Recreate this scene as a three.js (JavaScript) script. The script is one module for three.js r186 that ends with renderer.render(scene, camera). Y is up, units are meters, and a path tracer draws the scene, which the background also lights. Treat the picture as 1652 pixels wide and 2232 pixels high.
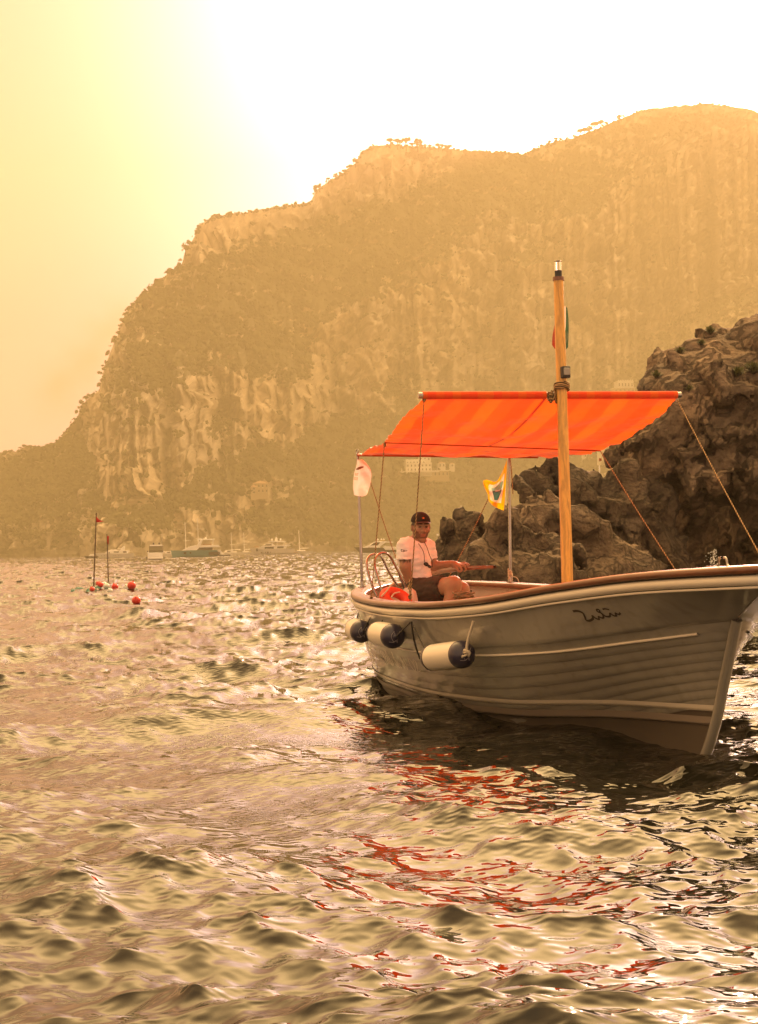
import * as THREE from 'three';
import { mergeGeometries, mergeVertices } from 'three/addons/utils/BufferGeometryUtils.js';
import { RoundedBoxGeometry } from 'three/addons/geometries/RoundedBoxGeometry.js';
import { FontLoader } from 'three/addons/loaders/FontLoader.js';
import { TextGeometry } from 'three/addons/geometries/TextGeometry.js';
import { createNoise3D, createNoise2D } from 'simplex-noise';

// ---------------------------------------------------------------- camera, sky, sun, exposure
const scene = new THREE.Scene();
const EYE = new THREE.Vector3(0, 1.1, 0), FOCAL = 3400, WIDE = 1652, HIGH = 2232;
const camera = new THREE.PerspectiveCamera(2 * Math.atan(HIGH / 2 / FOCAL) * 180 / Math.PI, WIDE / HIGH, 0.1, 9000);
camera.rotation.order = 'YXZ';
camera.rotation.set(Math.atan(79 / FOCAL), 0, -0.02);
camera.position.copy(EYE);
camera.updateMatrixWorld();
const renderer = new THREE.WebGLRenderer({ antialias: true });
renderer.setSize(758, 1024);
renderer.toneMapping = THREE.LinearToneMapping;
renderer.toneMappingExposure = 3.4;
renderer.shadowMap.enabled = true;
renderer.shadowMap.type = THREE.PCFSoftShadowMap;

function direction(vx, vy) { return new THREE.Vector3((vx - WIDE / 2) / FOCAL, -(vy - HIGH / 2) / FOCAL, -1).applyQuaternion(camera.quaternion).normalize(); }
function at(vx, vy, depth) { const d = direction(vx, vy); return EYE.clone().addScaledVector(d, depth / -d.z); }   // a point of the place, seen in that direction at that depth in metres

const SUN = direction(1632, 188);
const sunLight = new THREE.DirectionalLight(new THREE.Color().setRGB(1, 0.46, 0.34), 4.2);
sunLight.position.copy(SUN).multiplyScalar(60).add(new THREE.Vector3(2, 0, -14));
sunLight.target.position.set(2, 0, -14);
sunLight.castShadow = true; sunLight.shadow.radius = 1.2;
sunLight.shadow.mapSize.set(2048, 2048);
Object.assign(sunLight.shadow.camera, { left: -20, right: 20, top: 20, bottom: -20, near: 1, far: 140 });
scene.add(sunLight, sunLight.target);

const n3 = createNoise3D(rng(11)), n2 = createNoise2D(rng(5));
function rng(seed) { let a = seed >>> 0; return () => { a = (a + 0x6D2B79F5) >>> 0; let t = a; t = Math.imul(t ^ (t >>> 15), t | 1); t ^= t + Math.imul(t ^ (t >>> 7), t | 61); return ((t ^ (t >>> 14)) >>> 0) / 4294967296; }; }
const clamp = (x, a = 0, b = 1) => Math.min(b, Math.max(a, x)), mix = (a, b, t) => a + (b - a) * t;
const step = (a, b, x) => { const t = clamp((x - a) / (b - a)); return t * t * (3 - 2 * t); };
function fbm(x, y, z, oct = 4, gain = 0.5) { let s = 0, a = 1, f = 1, n = 0; for (let i = 0; i < oct; i++) { s += a * n3(x * f, y * f, z * f); n += a; a *= gain; f *= 2.03; } return s / n; }
function ridged(x, y, z, oct = 4) { let s = 0, a = 1, f = 1, n = 0; for (let i = 0; i < oct; i++) { s += a * (1 - Math.abs(n3(x * f, y * f, z * f))); n += a; a *= 0.5; f *= 2.1; } return s / n; }

{ // evening sky: golden air, brightest round the low sun, a brown drift of smoke low on the left
  const w = 1536, h = 768, data = new Float32Array(w * h * 4), plume = direction(165, 810), plumeAxis = direction(255, 715).sub(plume).normalize();
  const plumeSide = new THREE.Vector3().crossVectors(plume, plumeAxis).normalize(), d = new THREE.Vector3(), q = new THREE.Vector3();
  for (let j = 0; j < h; j++) for (let i = 0; i < w; i++) {
    const el = ((j + 0.5) / h - 0.5) * Math.PI, az = ((i + 0.5) / w - 0.5) * 2 * Math.PI;
    d.set(Math.cos(el) * Math.cos(az), Math.sin(el), Math.cos(el) * Math.sin(az));
    const ang = Math.acos(clamp(d.dot(SUN), -1, 1)) * 180 / Math.PI;
    const low = Math.exp(-Math.max(0, el) * 3.2), side = Math.pow(0.5 + 0.5 * Math.cos(ang * Math.PI / 180), 2);
    const fillBand = step(0.35, 0.8, el), front = 0.03 + 0.97 * Math.pow(side, 2.3);                                                    // low air is orange; sunward band above the view added to brighten the water
    let r = mix(0.27, 0.36, side) + 0.1 * low, g = mix(0.20, 0.165, side) + mix(0.02, 0.095, side) * low, b = mix(0.125, 0.088, side) + mix(0.01, 0.075, side) * low;
    r += 5.0 * fillBand * front; g += 3.25 * fillBand * front; b += 1.2 * fillBand * front;
    const wide = Math.exp(-Math.pow(ang / 29, 2)), mid = Math.exp(-Math.pow(ang / 16.5, 3)), near = Math.exp(-ang / 4.5);
    r += 0.22 * wide + 3.6 * mid + 14 * near; g += 0.075 * wide + 2.5 * mid + 9.5 * near; b += 0.19 * wide + 2.15 * mid + 5.5 * near;
    q.copy(d).sub(plume); const pa = q.dot(plumeAxis), ps = q.dot(plumeSide), fr = d.dot(plume) > 0.9 ? 1 : 0;
    const sm = fr * Math.exp(-Math.pow((ps - 0.004 * n3(pa * 60, 3, 1)) / 0.014, 2)) * step(-0.045, -0.015, pa) * (1 - step(0.03, 0.08, pa)) * (0.45 + 0.55 * clamp(0.5 + fbm(pa * 50, ps * 110, 2, 4)));
    r *= 1 - 0.22 * sm; g *= 1 - 0.36 * sm; b *= 1 - 0.5 * sm;
    const k = (j * w + i) * 4; data[k] = r; data[k + 1] = g; data[k + 2] = b; data[k + 3] = 1;
  }
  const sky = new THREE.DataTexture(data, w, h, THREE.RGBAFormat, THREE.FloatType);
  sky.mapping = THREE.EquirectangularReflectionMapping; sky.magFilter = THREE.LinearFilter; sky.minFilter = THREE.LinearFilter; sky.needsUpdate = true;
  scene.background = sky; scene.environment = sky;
}
scene.fog = new THREE.FogExp2(new THREE.Color().setRGB(1, 0.85, 0.52), 0.00085);

// ---------------------------------------------------------------- helpers
const used = {};
function numbered(name) { const n = used[name] = (used[name] ?? -1) + 1; return n ? `${name}_${String(n).padStart(3, '0')}` : name; }
function shadows(o) { o.castShadow = true; o.receiveShadow = true; return o; }
function tag(o, label, category, group, kind) { Object.assign(o.userData, { label, category }); if (group) o.userData.group = group; if (kind) o.userData.kind = kind; return o; }
function thing(name, label, category, pos = [0, 0, 0], turn = 0, group) {
  const o = new THREE.Group(); o.name = numbered(name); o.position.set(...pos); o.rotation.y = turn; scene.add(o);
  return tag(o, label, category, group);
}
function part(name, geo, mat, parent) { const m = shadows(new THREE.Mesh(Array.isArray(geo) ? join(geo) : geo, mat)); m.name = name; parent.add(m); return m; }
function solo(name, geo, mat, label, category, group, kind) { const m = shadows(new THREE.Mesh(Array.isArray(geo) ? join(geo) : geo, mat)); m.name = numbered(name); scene.add(m); return tag(m, label, category, group, kind); }
function setting(name, geo, mat, kind = 'structure') { const m = shadows(new THREE.Mesh(geo, mat)); m.name = numbered(name); m.userData.kind = kind; scene.add(m); return m; }
function join(list) {
  return mergeGeometries(list.map((g) => { const o = g.index ? g.toNonIndexed() : g.clone(); for (const k of Object.keys(o.attributes)) if (!['position', 'normal', 'uv'].includes(k)) o.deleteAttribute(k); if (!o.attributes.uv) o.setAttribute('uv', new THREE.BufferAttribute(new Float32Array(o.attributes.position.count * 2), 2)); return o; }));
}
function std(r, g, b, roughness = 0.6, extra = {}) { return new THREE.MeshPhysicalMaterial({ color: new THREE.Color().setRGB(r, g, b), roughness, side: THREE.DoubleSide, ...extra }); }
const V = (x, y, z) => new THREE.Vector3(x, y, z);
function box(w, h, d, x = 0, y = 0, z = 0, r = 0) { const g = r ? new RoundedBoxGeometry(w, h, d, 2, r) : new THREE.BoxGeometry(w, h, d); return g.translate(x, y, z); }
function tube(points, radius, sides = 8, closed = false, samples) { const p = points.map((q) => q.isVector3 ? q : V(...q)); return new THREE.TubeGeometry(p.length === 2 ? new THREE.LineCurve3(p[0], p[1]) : new THREE.CatmullRomCurve3(p, closed, 'centripetal'), samples ?? (p.length === 2 ? 1 : p.length * 6), radius, sides, closed); }
function rod(a, b, r0, r1 = r0, sides = 12) { const d = b.clone().sub(a), g = new THREE.CylinderGeometry(r1, r0, d.length(), sides, 1); g.translate(0, d.length() / 2, 0); g.applyQuaternion(new THREE.Quaternion().setFromUnitVectors(V(0, 1, 0), d.clone().normalize())); return g.translate(a.x, a.y, a.z); }
function grid(nu, nv, f, closedU = false) { // f(u, v) -> [x, y, z] with smooth normals and uv
  const pos = [], uv = [], idx = [];
  for (let j = 0; j <= nv; j++) for (let i = 0; i <= nu; i++) { const p = f(i / nu, j / nv); pos.push(p[0], p[1], p[2]); uv.push(p[3] ?? i / nu, p[4] ?? j / nv); }
  for (let j = 0; j < nv; j++) for (let i = 0; i < nu; i++) { const a = j * (nu + 1) + i, b = a + 1, c = a + nu + 1, e = c + 1; idx.push(a, b, e, a, e, c); }
  const g = new THREE.BufferGeometry(); g.setAttribute('position', new THREE.Float32BufferAttribute(pos, 3)); g.setAttribute('uv', new THREE.Float32BufferAttribute(uv, 2)); g.setIndex(idx); g.computeVertexNormals(); return g;
}
function spline(xs, ys) { // monotone cubic through the points
  const n = xs.length, d = [], m = [];
  for (let i = 0; i < n - 1; i++) d.push((ys[i + 1] - ys[i]) / (xs[i + 1] - xs[i]));
  m.push(d[0]); for (let i = 1; i < n - 1; i++) m.push(d[i - 1] * d[i] <= 0 ? 0 : 2 / (1 / d[i - 1] + 1 / d[i])); m.push(d[n - 2]);
  return (x) => { if (x <= xs[0]) return ys[0]; if (x >= xs[n - 1]) return ys[n - 1]; let i = 0; while (x > xs[i + 1]) i++; const h = xs[i + 1] - xs[i], t = (x - xs[i]) / h, t2 = t * t, t3 = t2 * t; return (2 * t3 - 3 * t2 + 1) * ys[i] + (t3 - 2 * t2 + t) * h * m[i] + (3 * t2 - 2 * t3) * ys[i + 1] + (t3 - t2) * h * m[i + 1]; };
}
function noiseTexture(size, f, srgb = false) { const d = new Uint8Array(size * size * 4); for (let j = 0; j < size; j++) for (let i = 0; i < size; i++) { const c = f(i / size, j / size), k = (j * size + i) * 4; d[k] = 255 * clamp(c[0]); d[k + 1] = 255 * clamp(c[1] ?? c[0]); d[k + 2] = 255 * clamp(c[2] ?? c[0]); d[k + 3] = 255; } const t = new THREE.DataTexture(d, size, size); t.wrapS = t.wrapT = THREE.RepeatWrapping; t.magFilter = THREE.LinearFilter; t.minFilter = THREE.LinearFilter; if (srgb) t.colorSpace = THREE.SRGBColorSpace; t.needsUpdate = true; return t; }
const ring = (u, v, r, k) => [Math.cos(u * 2 * Math.PI) * r, Math.sin(u * 2 * Math.PI) * r, Math.cos(v * 2 * Math.PI) * r + k, Math.sin(v * 2 * Math.PI) * r];
function tileable(u, v, f, oct = 4, seed = 0) { let s = 0, a = 1, q = f / 6.283, n = 0; for (let i = 0; i < oct; i++) { const c = ring(u, v, q, seed + i * 7); s += a * (n3(c[0] + c[3] * 0.37, c[1] + 0.1, c[2]) + n3(c[1] + 5, c[3] + c[0] * 0.21, c[2] + 9)) * 0.6; n += a; a *= 0.5; q *= 2; } return s / n; }
function surfaceNet(lo, hi, cell, field) { // a closed surface where the field (metres, negative inside) is zero
  const nx = Math.ceil((hi[0] - lo[0]) / cell) + 1, ny = Math.ceil((hi[1] - lo[1]) / cell) + 1, nz = Math.ceil((hi[2] - lo[2]) / cell) + 1;
  const val = new Float32Array(nx * ny * nz), id = new Int32Array(nx * ny * nz).fill(-1), pos = [], idx = [], at3 = (i, j, k) => (k * ny + j) * nx + i;
  for (let k = 0; k < nz; k++) for (let j = 0; j < ny; j++) for (let i = 0; i < nx; i++) val[at3(i, j, k)] = field(lo[0] + i * cell, lo[1] + j * cell, lo[2] + k * cell);
  const E = [[0, 1], [2, 3], [4, 5], [6, 7], [0, 2], [1, 3], [4, 6], [5, 7], [0, 4], [1, 5], [2, 6], [3, 7]];
  for (let k = 0; k < nz - 1; k++) for (let j = 0; j < ny - 1; j++) for (let i = 0; i < nx - 1; i++) {
    const c = []; let m = 0; for (let q = 0; q < 8; q++) { const x = val[at3(i + (q & 1), j + (q >> 1 & 1), k + (q >> 2))]; c.push(x); if (x < 0) m |= 1 << q; }
    if (m === 0 || m === 255) continue;
    let x = 0, y = 0, z = 0, n = 0;
    for (const [a, b] of E) if ((m >> a & 1) !== (m >> b & 1)) { const t = c[a] / (c[a] - c[b]); x += mix(a & 1, b & 1, t); y += mix(a >> 1 & 1, b >> 1 & 1, t); z += mix(a >> 2, b >> 2, t); n++; }
    id[at3(i, j, k)] = pos.length / 3; pos.push(lo[0] + (i + x / n) * cell, lo[1] + (j + y / n) * cell, lo[2] + (k + z / n) * cell);
  }
  for (let k = 1; k < nz - 1; k++) for (let j = 1; j < ny - 1; j++) for (let i = 1; i < nx - 1; i++) {
    const s = val[at3(i, j, k)] < 0;
    const quad = (a, b, c, d, flip) => { if (a < 0 || b < 0 || c < 0 || d < 0) return; flip ? idx.push(a, c, b, a, d, c) : idx.push(a, b, c, a, c, d); };
    if (s !== val[at3(i + 1, j, k)] < 0) quad(id[at3(i, j - 1, k - 1)], id[at3(i, j, k - 1)], id[at3(i, j, k)], id[at3(i, j - 1, k)], !s);
    if (s !== val[at3(i, j + 1, k)] < 0) quad(id[at3(i - 1, j, k - 1)], id[at3(i - 1, j, k)], id[at3(i, j, k)], id[at3(i, j, k - 1)], !s);
    if (s !== val[at3(i, j, k + 1)] < 0) quad(id[at3(i - 1, j - 1, k)], id[at3(i, j - 1, k)], id[at3(i, j, k)], id[at3(i - 1, j, k)], !s);
  }
  const g = new THREE.BufferGeometry(); g.setAttribute('position', new THREE.Float32BufferAttribute(pos, 3)); g.setIndex(idx); g.computeVertexNormals(); return g;
}
const smin = (a, b, k) => { const h = clamp(0.5 + 0.5 * (b - a) / k); return mix(b, a, h) - k * h * (1 - h); };
function paint(g, f) { const p = g.attributes.position, n = g.attributes.normal, c = new Float32Array(p.count * 3); for (let i = 0; i < p.count; i++) { const q = f(p.getX(i), p.getY(i), p.getZ(i), n.getX(i), n.getY(i), n.getZ(i)); c[i * 3] = q[0]; c[i * 3 + 1] = q[1]; c[i * 3 + 2] = q[2]; } g.setAttribute('color', new THREE.BufferAttribute(c, 3)); return g; }
function boxUV(g, scale = 1) { const p = g.attributes.position, n = g.attributes.normal, uv = new Float32Array(p.count * 2); for (let i = 0; i < p.count; i++) { const ax = Math.abs(n.getX(i)), ay = Math.abs(n.getY(i)), az = Math.abs(n.getZ(i)), x = p.getX(i), y = p.getY(i), z = p.getZ(i); const [a, b] = ax > ay && ax > az ? [z, y] : ay > az ? [x, z] : [x, y]; uv[i * 2] = a * scale; uv[i * 2 + 1] = b * scale; } g.setAttribute('uv', new THREE.BufferAttribute(uv, 2)); return g; }

// ---------------------------------------------------------------- the sea
const waves = [];
{ const r = rng(78), N = 104;
  for (let i = 0; i < N; i++) {
    const t = i / (N - 1), len = 5 * Math.pow(0.10 / 5, t) * mix(0.85, 1.15, r()), k = 2 * Math.PI / len;
    const a = -1.42 + (r() + r() + r() - 1.5) * mix(0.85, 1.7, t), band = len > 2.6 ? 0.5 : len > 1.1 ? 1.05 : len > 0.3 ? 0.82 : 1.3, slope = 0.045 * band * mix(0.6, 1.4, r());
    waves.push({ dx: Math.cos(a), dz: Math.sin(a), k, amp: slope / k, len, ph: r() * 6.283, pinch: len > 0.3 ? 1.0 : 0.6 });
  } }
function sea(x, z, spacing, out) { // height, sideways drift towards the crests and the normal
  let y = 0, ox = 0, oz = 0, sx = 0, sz = 0, sy = 1;
  const gust = 0.85 + 0.4 * n2(x * 0.16 + 3, z * 0.11) + 0.35 * n2(x * 0.5, z * 0.4 + 7);
  for (const w of waves) {
    const p = w.k * (w.dx * x + w.dz * z) + w.ph + (w.len > 0.6 ? 1.2 * n2(x * 0.16 / w.len + w.ph, z * 0.16 / w.len) : 0), c = Math.cos(p), s = Math.sin(p);
    const m = w.len < 1.2 ? clamp(gust, 0.12, 1.5) : 1, q = spacing ? step(0.3, 1.0, w.len / spacing) : 1, a = w.amp * m;
    y += a * s * q; ox += w.pinch * a * c * w.dx * q; oz += w.pinch * a * c * w.dz * q;
    const f = a * w.k; sx += f * c * w.dx; sz += f * c * w.dz; sy -= w.pinch * f * s;
  }
  out.y = y; out.ox = ox; out.oz = oz; out.sx = sx; out.sz = sz; out.sy = Math.max(0.3, sy); return out;
}
const seaHeight = (x, z) => sea(x, z, 0.3, {}).y - 0.03;
{
  const rows = 840, cols = 700, pos = new Float32Array((rows + 1) * (cols + 1) * 3), nor = new Float32Array(pos.length), uv = new Float32Array((rows + 1) * (cols + 1) * 2), idx = [], o = {};
  const nearRows = 40, d0 = 2.3, d1 = 1750;
  for (let j = 0; j <= rows; j++) {
    const behind = j < nearRows, t = (j - nearRows) / (rows - nearRows), d = behind ? mix(-45, d0, Math.pow(j / nearRows, 0.35)) : d0 * Math.pow(d1 / d0, Math.pow(t, 1.12));
    const dd = behind ? 2 : d * Math.log(d1 / d0) * 1.12 / (rows - nearRows);
    for (let i = 0; i <= cols; i++) {
      const u = i / cols * 2 - 1, c = Math.abs(u) < 0.86 ? u / 0.86 * 0.34 : Math.sign(u) * (0.34 + Math.pow((Math.abs(u) - 0.86) / 0.14, 1.7) * 1.1);
      const x = c * (Math.max(d, d0) + 1.2), z = -d, k = j * (cols + 1) + i, wide = Math.abs(u) < 0.86 ? dd : dd * 3;
      sea(x, z, wide, o);
      const curve = behind ? 1 : 1;
      pos[k * 3] = x + o.ox * curve; pos[k * 3 + 1] = o.y - 0.03; pos[k * 3 + 2] = z + o.oz * curve;
      const l = 1 / Math.hypot(o.sx, o.sy, o.sz); nor[k * 3] = -o.sx * l; nor[k * 3 + 1] = o.sy * l; nor[k * 3 + 2] = -o.sz * l;
      uv[k * 2] = x / 2.6; uv[k * 2 + 1] = z / 2.6;
    }
  }
  for (let j = 0; j < rows; j++) for (let i = 0; i < cols; i++) { const a = j * (cols + 1) + i, b = a + 1, c = a + cols + 1, e = c + 1; idx.push(a, b, e, a, e, c); }
  const g = new THREE.BufferGeometry(); g.setAttribute('position', new THREE.BufferAttribute(pos, 3)); g.setAttribute('normal', new THREE.BufferAttribute(nor, 3)); g.setAttribute('uv', new THREE.BufferAttribute(uv, 2)); g.setIndex(idx);
  const r = rng(9), rip = [];
  for (let i = 0; i < 70; i++) { const kx = Math.round((r() - 0.5) * 90), kz = Math.round((0.3 + r()) * 70) * (r() < 0.5 ? -1 : 1), kk = Math.hypot(kx, kz); rip.push([kx, kz, 1 / Math.pow(kk, 1.15), r() * 6.283]); }
  const size = 768, hgt = new Float32Array(size * size); let lo = 1e9, hi = -1e9;
  for (let j = 0; j < size; j++) for (let i = 0; i < size; i++) { let s = 0; const warp = 0.6 * Math.sin(2 * Math.PI * (i / size + 2 * j / size)) + 0.5 * Math.sin(2 * Math.PI * (3 * i / size - j / size)); for (const [kx, kz, a, ph] of rip) s += a * Math.sin(2 * Math.PI * (kx * i + kz * j) / size + ph + warp); hgt[j * size + i] = s; lo = Math.min(lo, s); hi = Math.max(hi, s); }
  const tex = noiseTexture(size, (u, v) => [(hgt[Math.round(v * size) * size + Math.round(u * size)] - lo) / (hi - lo)]);
  setting('sea', g, new THREE.MeshPhysicalMaterial({ color: new THREE.Color().setRGB(0.006, 0.006, 0.003), roughness: 0.035, ior: 1.47, bumpMap: tex, bumpScale: 0.006, side: THREE.DoubleSide }));
}

// ---------------------------------------------------------------- the mountain across the bay
const ridgeX = [-420, -200, 0, 30, 60, 95, 132, 142, 172, 181, 222, 229, 241, 262, 280, 320, 360, 405, 413, 430, 445, 475, 540, 600, 690, 700, 740, 790, 801, 835, 870, 930, 1000, 1060, 1160, 1180, 1230, 1290, 1360, 1420, 1500, 1560, 1600, 1652, 1760, 1900, 2100];
const ridgeY = [1040, 1010, 990, 984, 972, 979, 964, 943, 908, 880, 850, 814, 774, 735, 680, 640, 605, 571, 543, 515, 487, 470, 460, 450, 437, 414, 385, 350, 326, 311, 309, 314, 320, 325, 330, 320, 303, 288, 258, 233, 225, 220, 222, 232, 262, 330, 450];
const ridgeLine = (x) => { let i = 0; while (i < ridgeX.length - 2 && x > ridgeX[i + 1]) i++; return mix(ridgeY[i], ridgeY[i + 1], clamp((x - ridgeX[i]) / (ridgeX[i + 1] - ridgeX[i]))); };
const horizonAt = (x) => 1195 - 0.02 * (x - 826);
// where scrub-covered slopes lie between the bare limestone cliffs: centre and reach of each patch, as seen from the bay
const scrub = [[420, 700, 190, 95, -0.45], [620, 560, 230, 70, -0.35], [820, 560, 180, 70, -0.35], [960, 440, 190, 55, -0.25], [1130, 400, 170, 60, -0.2], [560, 790, 170, 50, -0.3], [1300, 430, 140, 60, -0.4], [700, 640, 260, 60, -0.4], [780, 980, 180, 80, -0.2], [900, 1080, 260, 130, 0], [560, 1010, 190, 40, -0.3], [640, 1120, 240, 60, 0], [330, 1120, 130, 35, -0.2], [90, 1080, 150, 90, 0], [120, 1020, 140, 50, -0.3], [250, 900, 70, 60, -0.7], [1100, 1060, 220, 160, 0], [1330, 900, 160, 90, 0], [1500, 800, 150, 60, -0.2], [1560, 680, 160, 40, -0.3], [1030, 760, 110, 28, 0.5], [640, 830, 26, 80, 0.5], [870, 830, 60, 50, 0], [1180, 560, 80, 30, -0.2], [480, 930, 90, 22, -0.2], [1480, 270, 220, 36, -0.1], [1000, 345, 200, 22, 0.02], [360, 830, 60, 40, -0.3], [720, 930, 60, 40, 0.4]];
const bare = [[560, 478, 170, 22, -0.1], [800, 400, 90, 36, -0.3], [330, 1000, 100, 90, 0], [640, 900, 130, 60, 0], [880, 750, 140, 60, 0], [420, 870, 110, 60, 0], [1200, 760, 160, 130, 0], [1450, 560, 200, 110, 0], [240, 950, 50, 80, 0], [150, 1185, 130, 28, 0], [450, 1140, 60, 30, 0.5], [560, 1085, 70, 26, 0]];
function patch(list, x, y) { let s = 0; for (const [cx, cy, rx, ry, a] of list) { const dx = x - cx, dy = y - cy, c = Math.cos(a), q = Math.sin(a), u = (dx * c + dy * q) / rx, v = (-dx * q + dy * c) / ry; s += Math.exp(-(u * u + v * v) * 1.1); } return s; }
const terrain = { at: [] };
{
  const nx = 760, ny = 400, x0 = -420, x1 = 2000, P = new Float32Array((nx + 1) * (ny + 1) * 3), M = new Float32Array((nx + 1) * (ny + 1)), idx = [];
  for (let i = 0; i <= nx; i++) {
    const vx = mix(x0, x1, i / nx), jag = vx > 440 && vx < 1700 ? 2.5 : 5, ry = ridgeLine(vx) + jag * fbm(vx * 0.03, 1, 4, 4) + 1.6 * n2(vx * 0.16, 3), hy = horizonAt(vx);
    const az = (vx - 826) / FOCAL, rise = (hy - ry) / FOCAL;                                                     // bearing and slope of the sight line to the ridge
    const shore = 760 + 160 * step(250, 900, vx) - 90 * Math.exp(-Math.pow((vx - 265) / 75, 2)) * step(180, 215, vx) + 26 * fbm(vx * 0.012, 8, 2, 4) + (vx < 195 ? 120 * step(200, 170, vx) : 0);
    const top = 1000 + 660 * step(240, 1500, vx) + 40 * n2(vx * 0.004, 2);
    const masks = [], cum = [0]; let total = 0;
    for (let j = 0; j <= ny; j++) {
      const e = j / ny, vy = mix(hy, ry, e), wx = vx + 26 * fbm(vx * 0.012, vy * 0.012, 5, 3), wy = vy + 20 * fbm(vx * 0.012, vy * 0.014, 9, 3);
      const m = -0.02 + 0.9 * patch(scrub, wx, wy) - 1.0 * patch(bare, wx, wy) + 0.5 * fbm(vx * 0.013, vy * 0.021, 1, 4) + 0.55 * fbm(vx * 0.045, vy * 0.06, 7, 4);
      const v = step(0.22, 0.72, m); masks.push(v); total += j ? 0.12 + v : 0; cum.push(total);
    }
    for (let j = 0; j <= ny; j++) {
      const k = j * (nx + 1) + i, e = j / ny, d = mix(shore, top, cum[j + 1] / total), vy = mix(hy, ry, e);
      let x = az * d, y = 1.1 + rise * e * d, z = -d;
      const rock = 1 - masks[j], fade = step(0, 0.05, e) * (1 - step(0.93, 1, e) * 0.9);
      const flute = ridged(x * 0.017 + 0.35 * n2(y * 0.012, 5), y * 0.015, z * 0.012, 3) - 0.62, blocks = fbm(x * 0.03, y * 0.05, z * 0.03, 5), crack = Math.pow(ridged(x * 0.04 + 0.9 * n2(y * 0.02, 2), y * 0.018, 4, 2), 5), lv = y * 0.045 + 0.9 * fbm(x * 0.012, 2, z * 0.01, 3), ledge = (lv - Math.floor(lv)) - 0.5, cave = Math.pow(clamp(fbm(x * 0.02, y * 0.028, 11, 2) - 0.28), 1.2);
      const fine = ridged(x * 0.06, y * 0.035, z * 0.05, 3) - 0.62, out = (rock * (20 * flute + 17 * blocks - 12 * crack + 10 * fine + 9 * ledge * (0.5 + blocks) - 70 * cave) + (1 - rock) * (10 * blocks + 12 * flute)) * fade;   // towards the bay
      z += out; x += 0.25 * out * n2(y * 0.02, vx * 0.01); y += fade * (rock * 2.5 * n3(x * 0.08, y * 0.08, z * 0.05) + (1 - rock) * 2.2 * fbm(x * 0.1, y * 0.02, z * 0.1, 3));
      if (j === 0) y = -6;
      P[k * 3] = x; P[k * 3 + 1] = y; P[k * 3 + 2] = z; M[k] = masks[j];
    }
  }
  const back = [];                                                                                              // the slope falling away behind the ridge
  for (let i = 0; i <= nx; i++) { const k = (ny * (nx + 1) + i) * 3; back.push(P[k] * 1.06, -6, P[k + 2] * 1.06 - 40); }
  const g = new THREE.BufferGeometry(), all = new Float32Array(P.length + back.length); all.set(P); all.set(back, P.length);
  for (let j = 0; j <= ny; j++) for (let i = 0; i < nx; i++) { const a = j * (nx + 1) + i, b = a + 1, c = a + nx + 1, e = c + 1; idx.push(a, b, e, a, e, c); }
  g.setAttribute('position', new THREE.BufferAttribute(all, 3)); g.setIndex(idx); g.computeVertexNormals();
  const c = new Float32Array(all.length), N = g.attributes.normal;
  for (let k = 0; k < all.length / 3; k++) {
    const x = all[k * 3], y = all[k * 3 + 1], z = all[k * 3 + 2], up = N.getY(k), m = clamp((M[k] ?? 1) * 0.9 + 0.9 * (up - 0.42) + 0.5 * fbm(x * 0.05, y * 0.06, z * 0.05, 3)), v = step(0.35, 0.6, m);
    const stain = fbm(x * 0.045, y * 0.03, z * 0.03, 4), warm = fbm(x * 0.012, y * 0.012, 3, 3), grain = 1 + 0.32 * n3(x * 0.3, y * 0.3, z * 0.3) + 0.22 * n3(x * 0.11, y * 0.11, z * 0.11), q = (1 + 0.38 * stain) * grain;
    const low = y < 5 + 2.5 * n2(x * 0.05, 1) ? 0.5 : 1;                                                          // wet, weed-dark band along the waterline
    const rk = [0.47 * q * low * (1 + 0.06 * warm), 0.405 * q * low, 0.33 * q * low * (1 - 0.15 * warm)], gr = 1 + 0.3 * n3(x * 0.08, y * 0.08, z * 0.08), gn = [0.05 * gr, 0.046 * gr, 0.018 * gr];
    for (let t = 0; t < 3; t++) c[k * 3 + t] = mix(rk[t], gn[t], v);
    if (k < M.length && v > 0.55 && y > 3) terrain.at.push(k);
  }
  g.setAttribute('color', new THREE.BufferAttribute(c, 3));
  setting('mountain', g, new THREE.MeshStandardMaterial({ vertexColors: true, roughness: 0.95, side: THREE.DoubleSide }));
  terrain.P = P; terrain.nx = nx; terrain.ny = ny; terrain.x0 = x0; terrain.x1 = x1;
  // macchia: low shrubs that cover the slopes as one mass
  const r = rng(31), count = 42000, base = new THREE.IcosahedronGeometry(1, 1), bp = base.attributes.position, q = V(), dummy = new THREE.Object3D(), col = new THREE.Color();
  for (let i = 0; i < bp.count; i++) { q.fromBufferAttribute(bp, i); const s = 1 + 0.34 * n3(q.x * 2.1, q.y * 2.1, q.z * 2.1); bp.setXYZ(i, q.x * s, q.y * s * 0.75, q.z * s); }
  base.computeVertexNormals();
  const shrubs = new THREE.InstancedMesh(base, new THREE.MeshStandardMaterial({ color: 0xffffff, roughness: 1 }), count);
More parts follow.
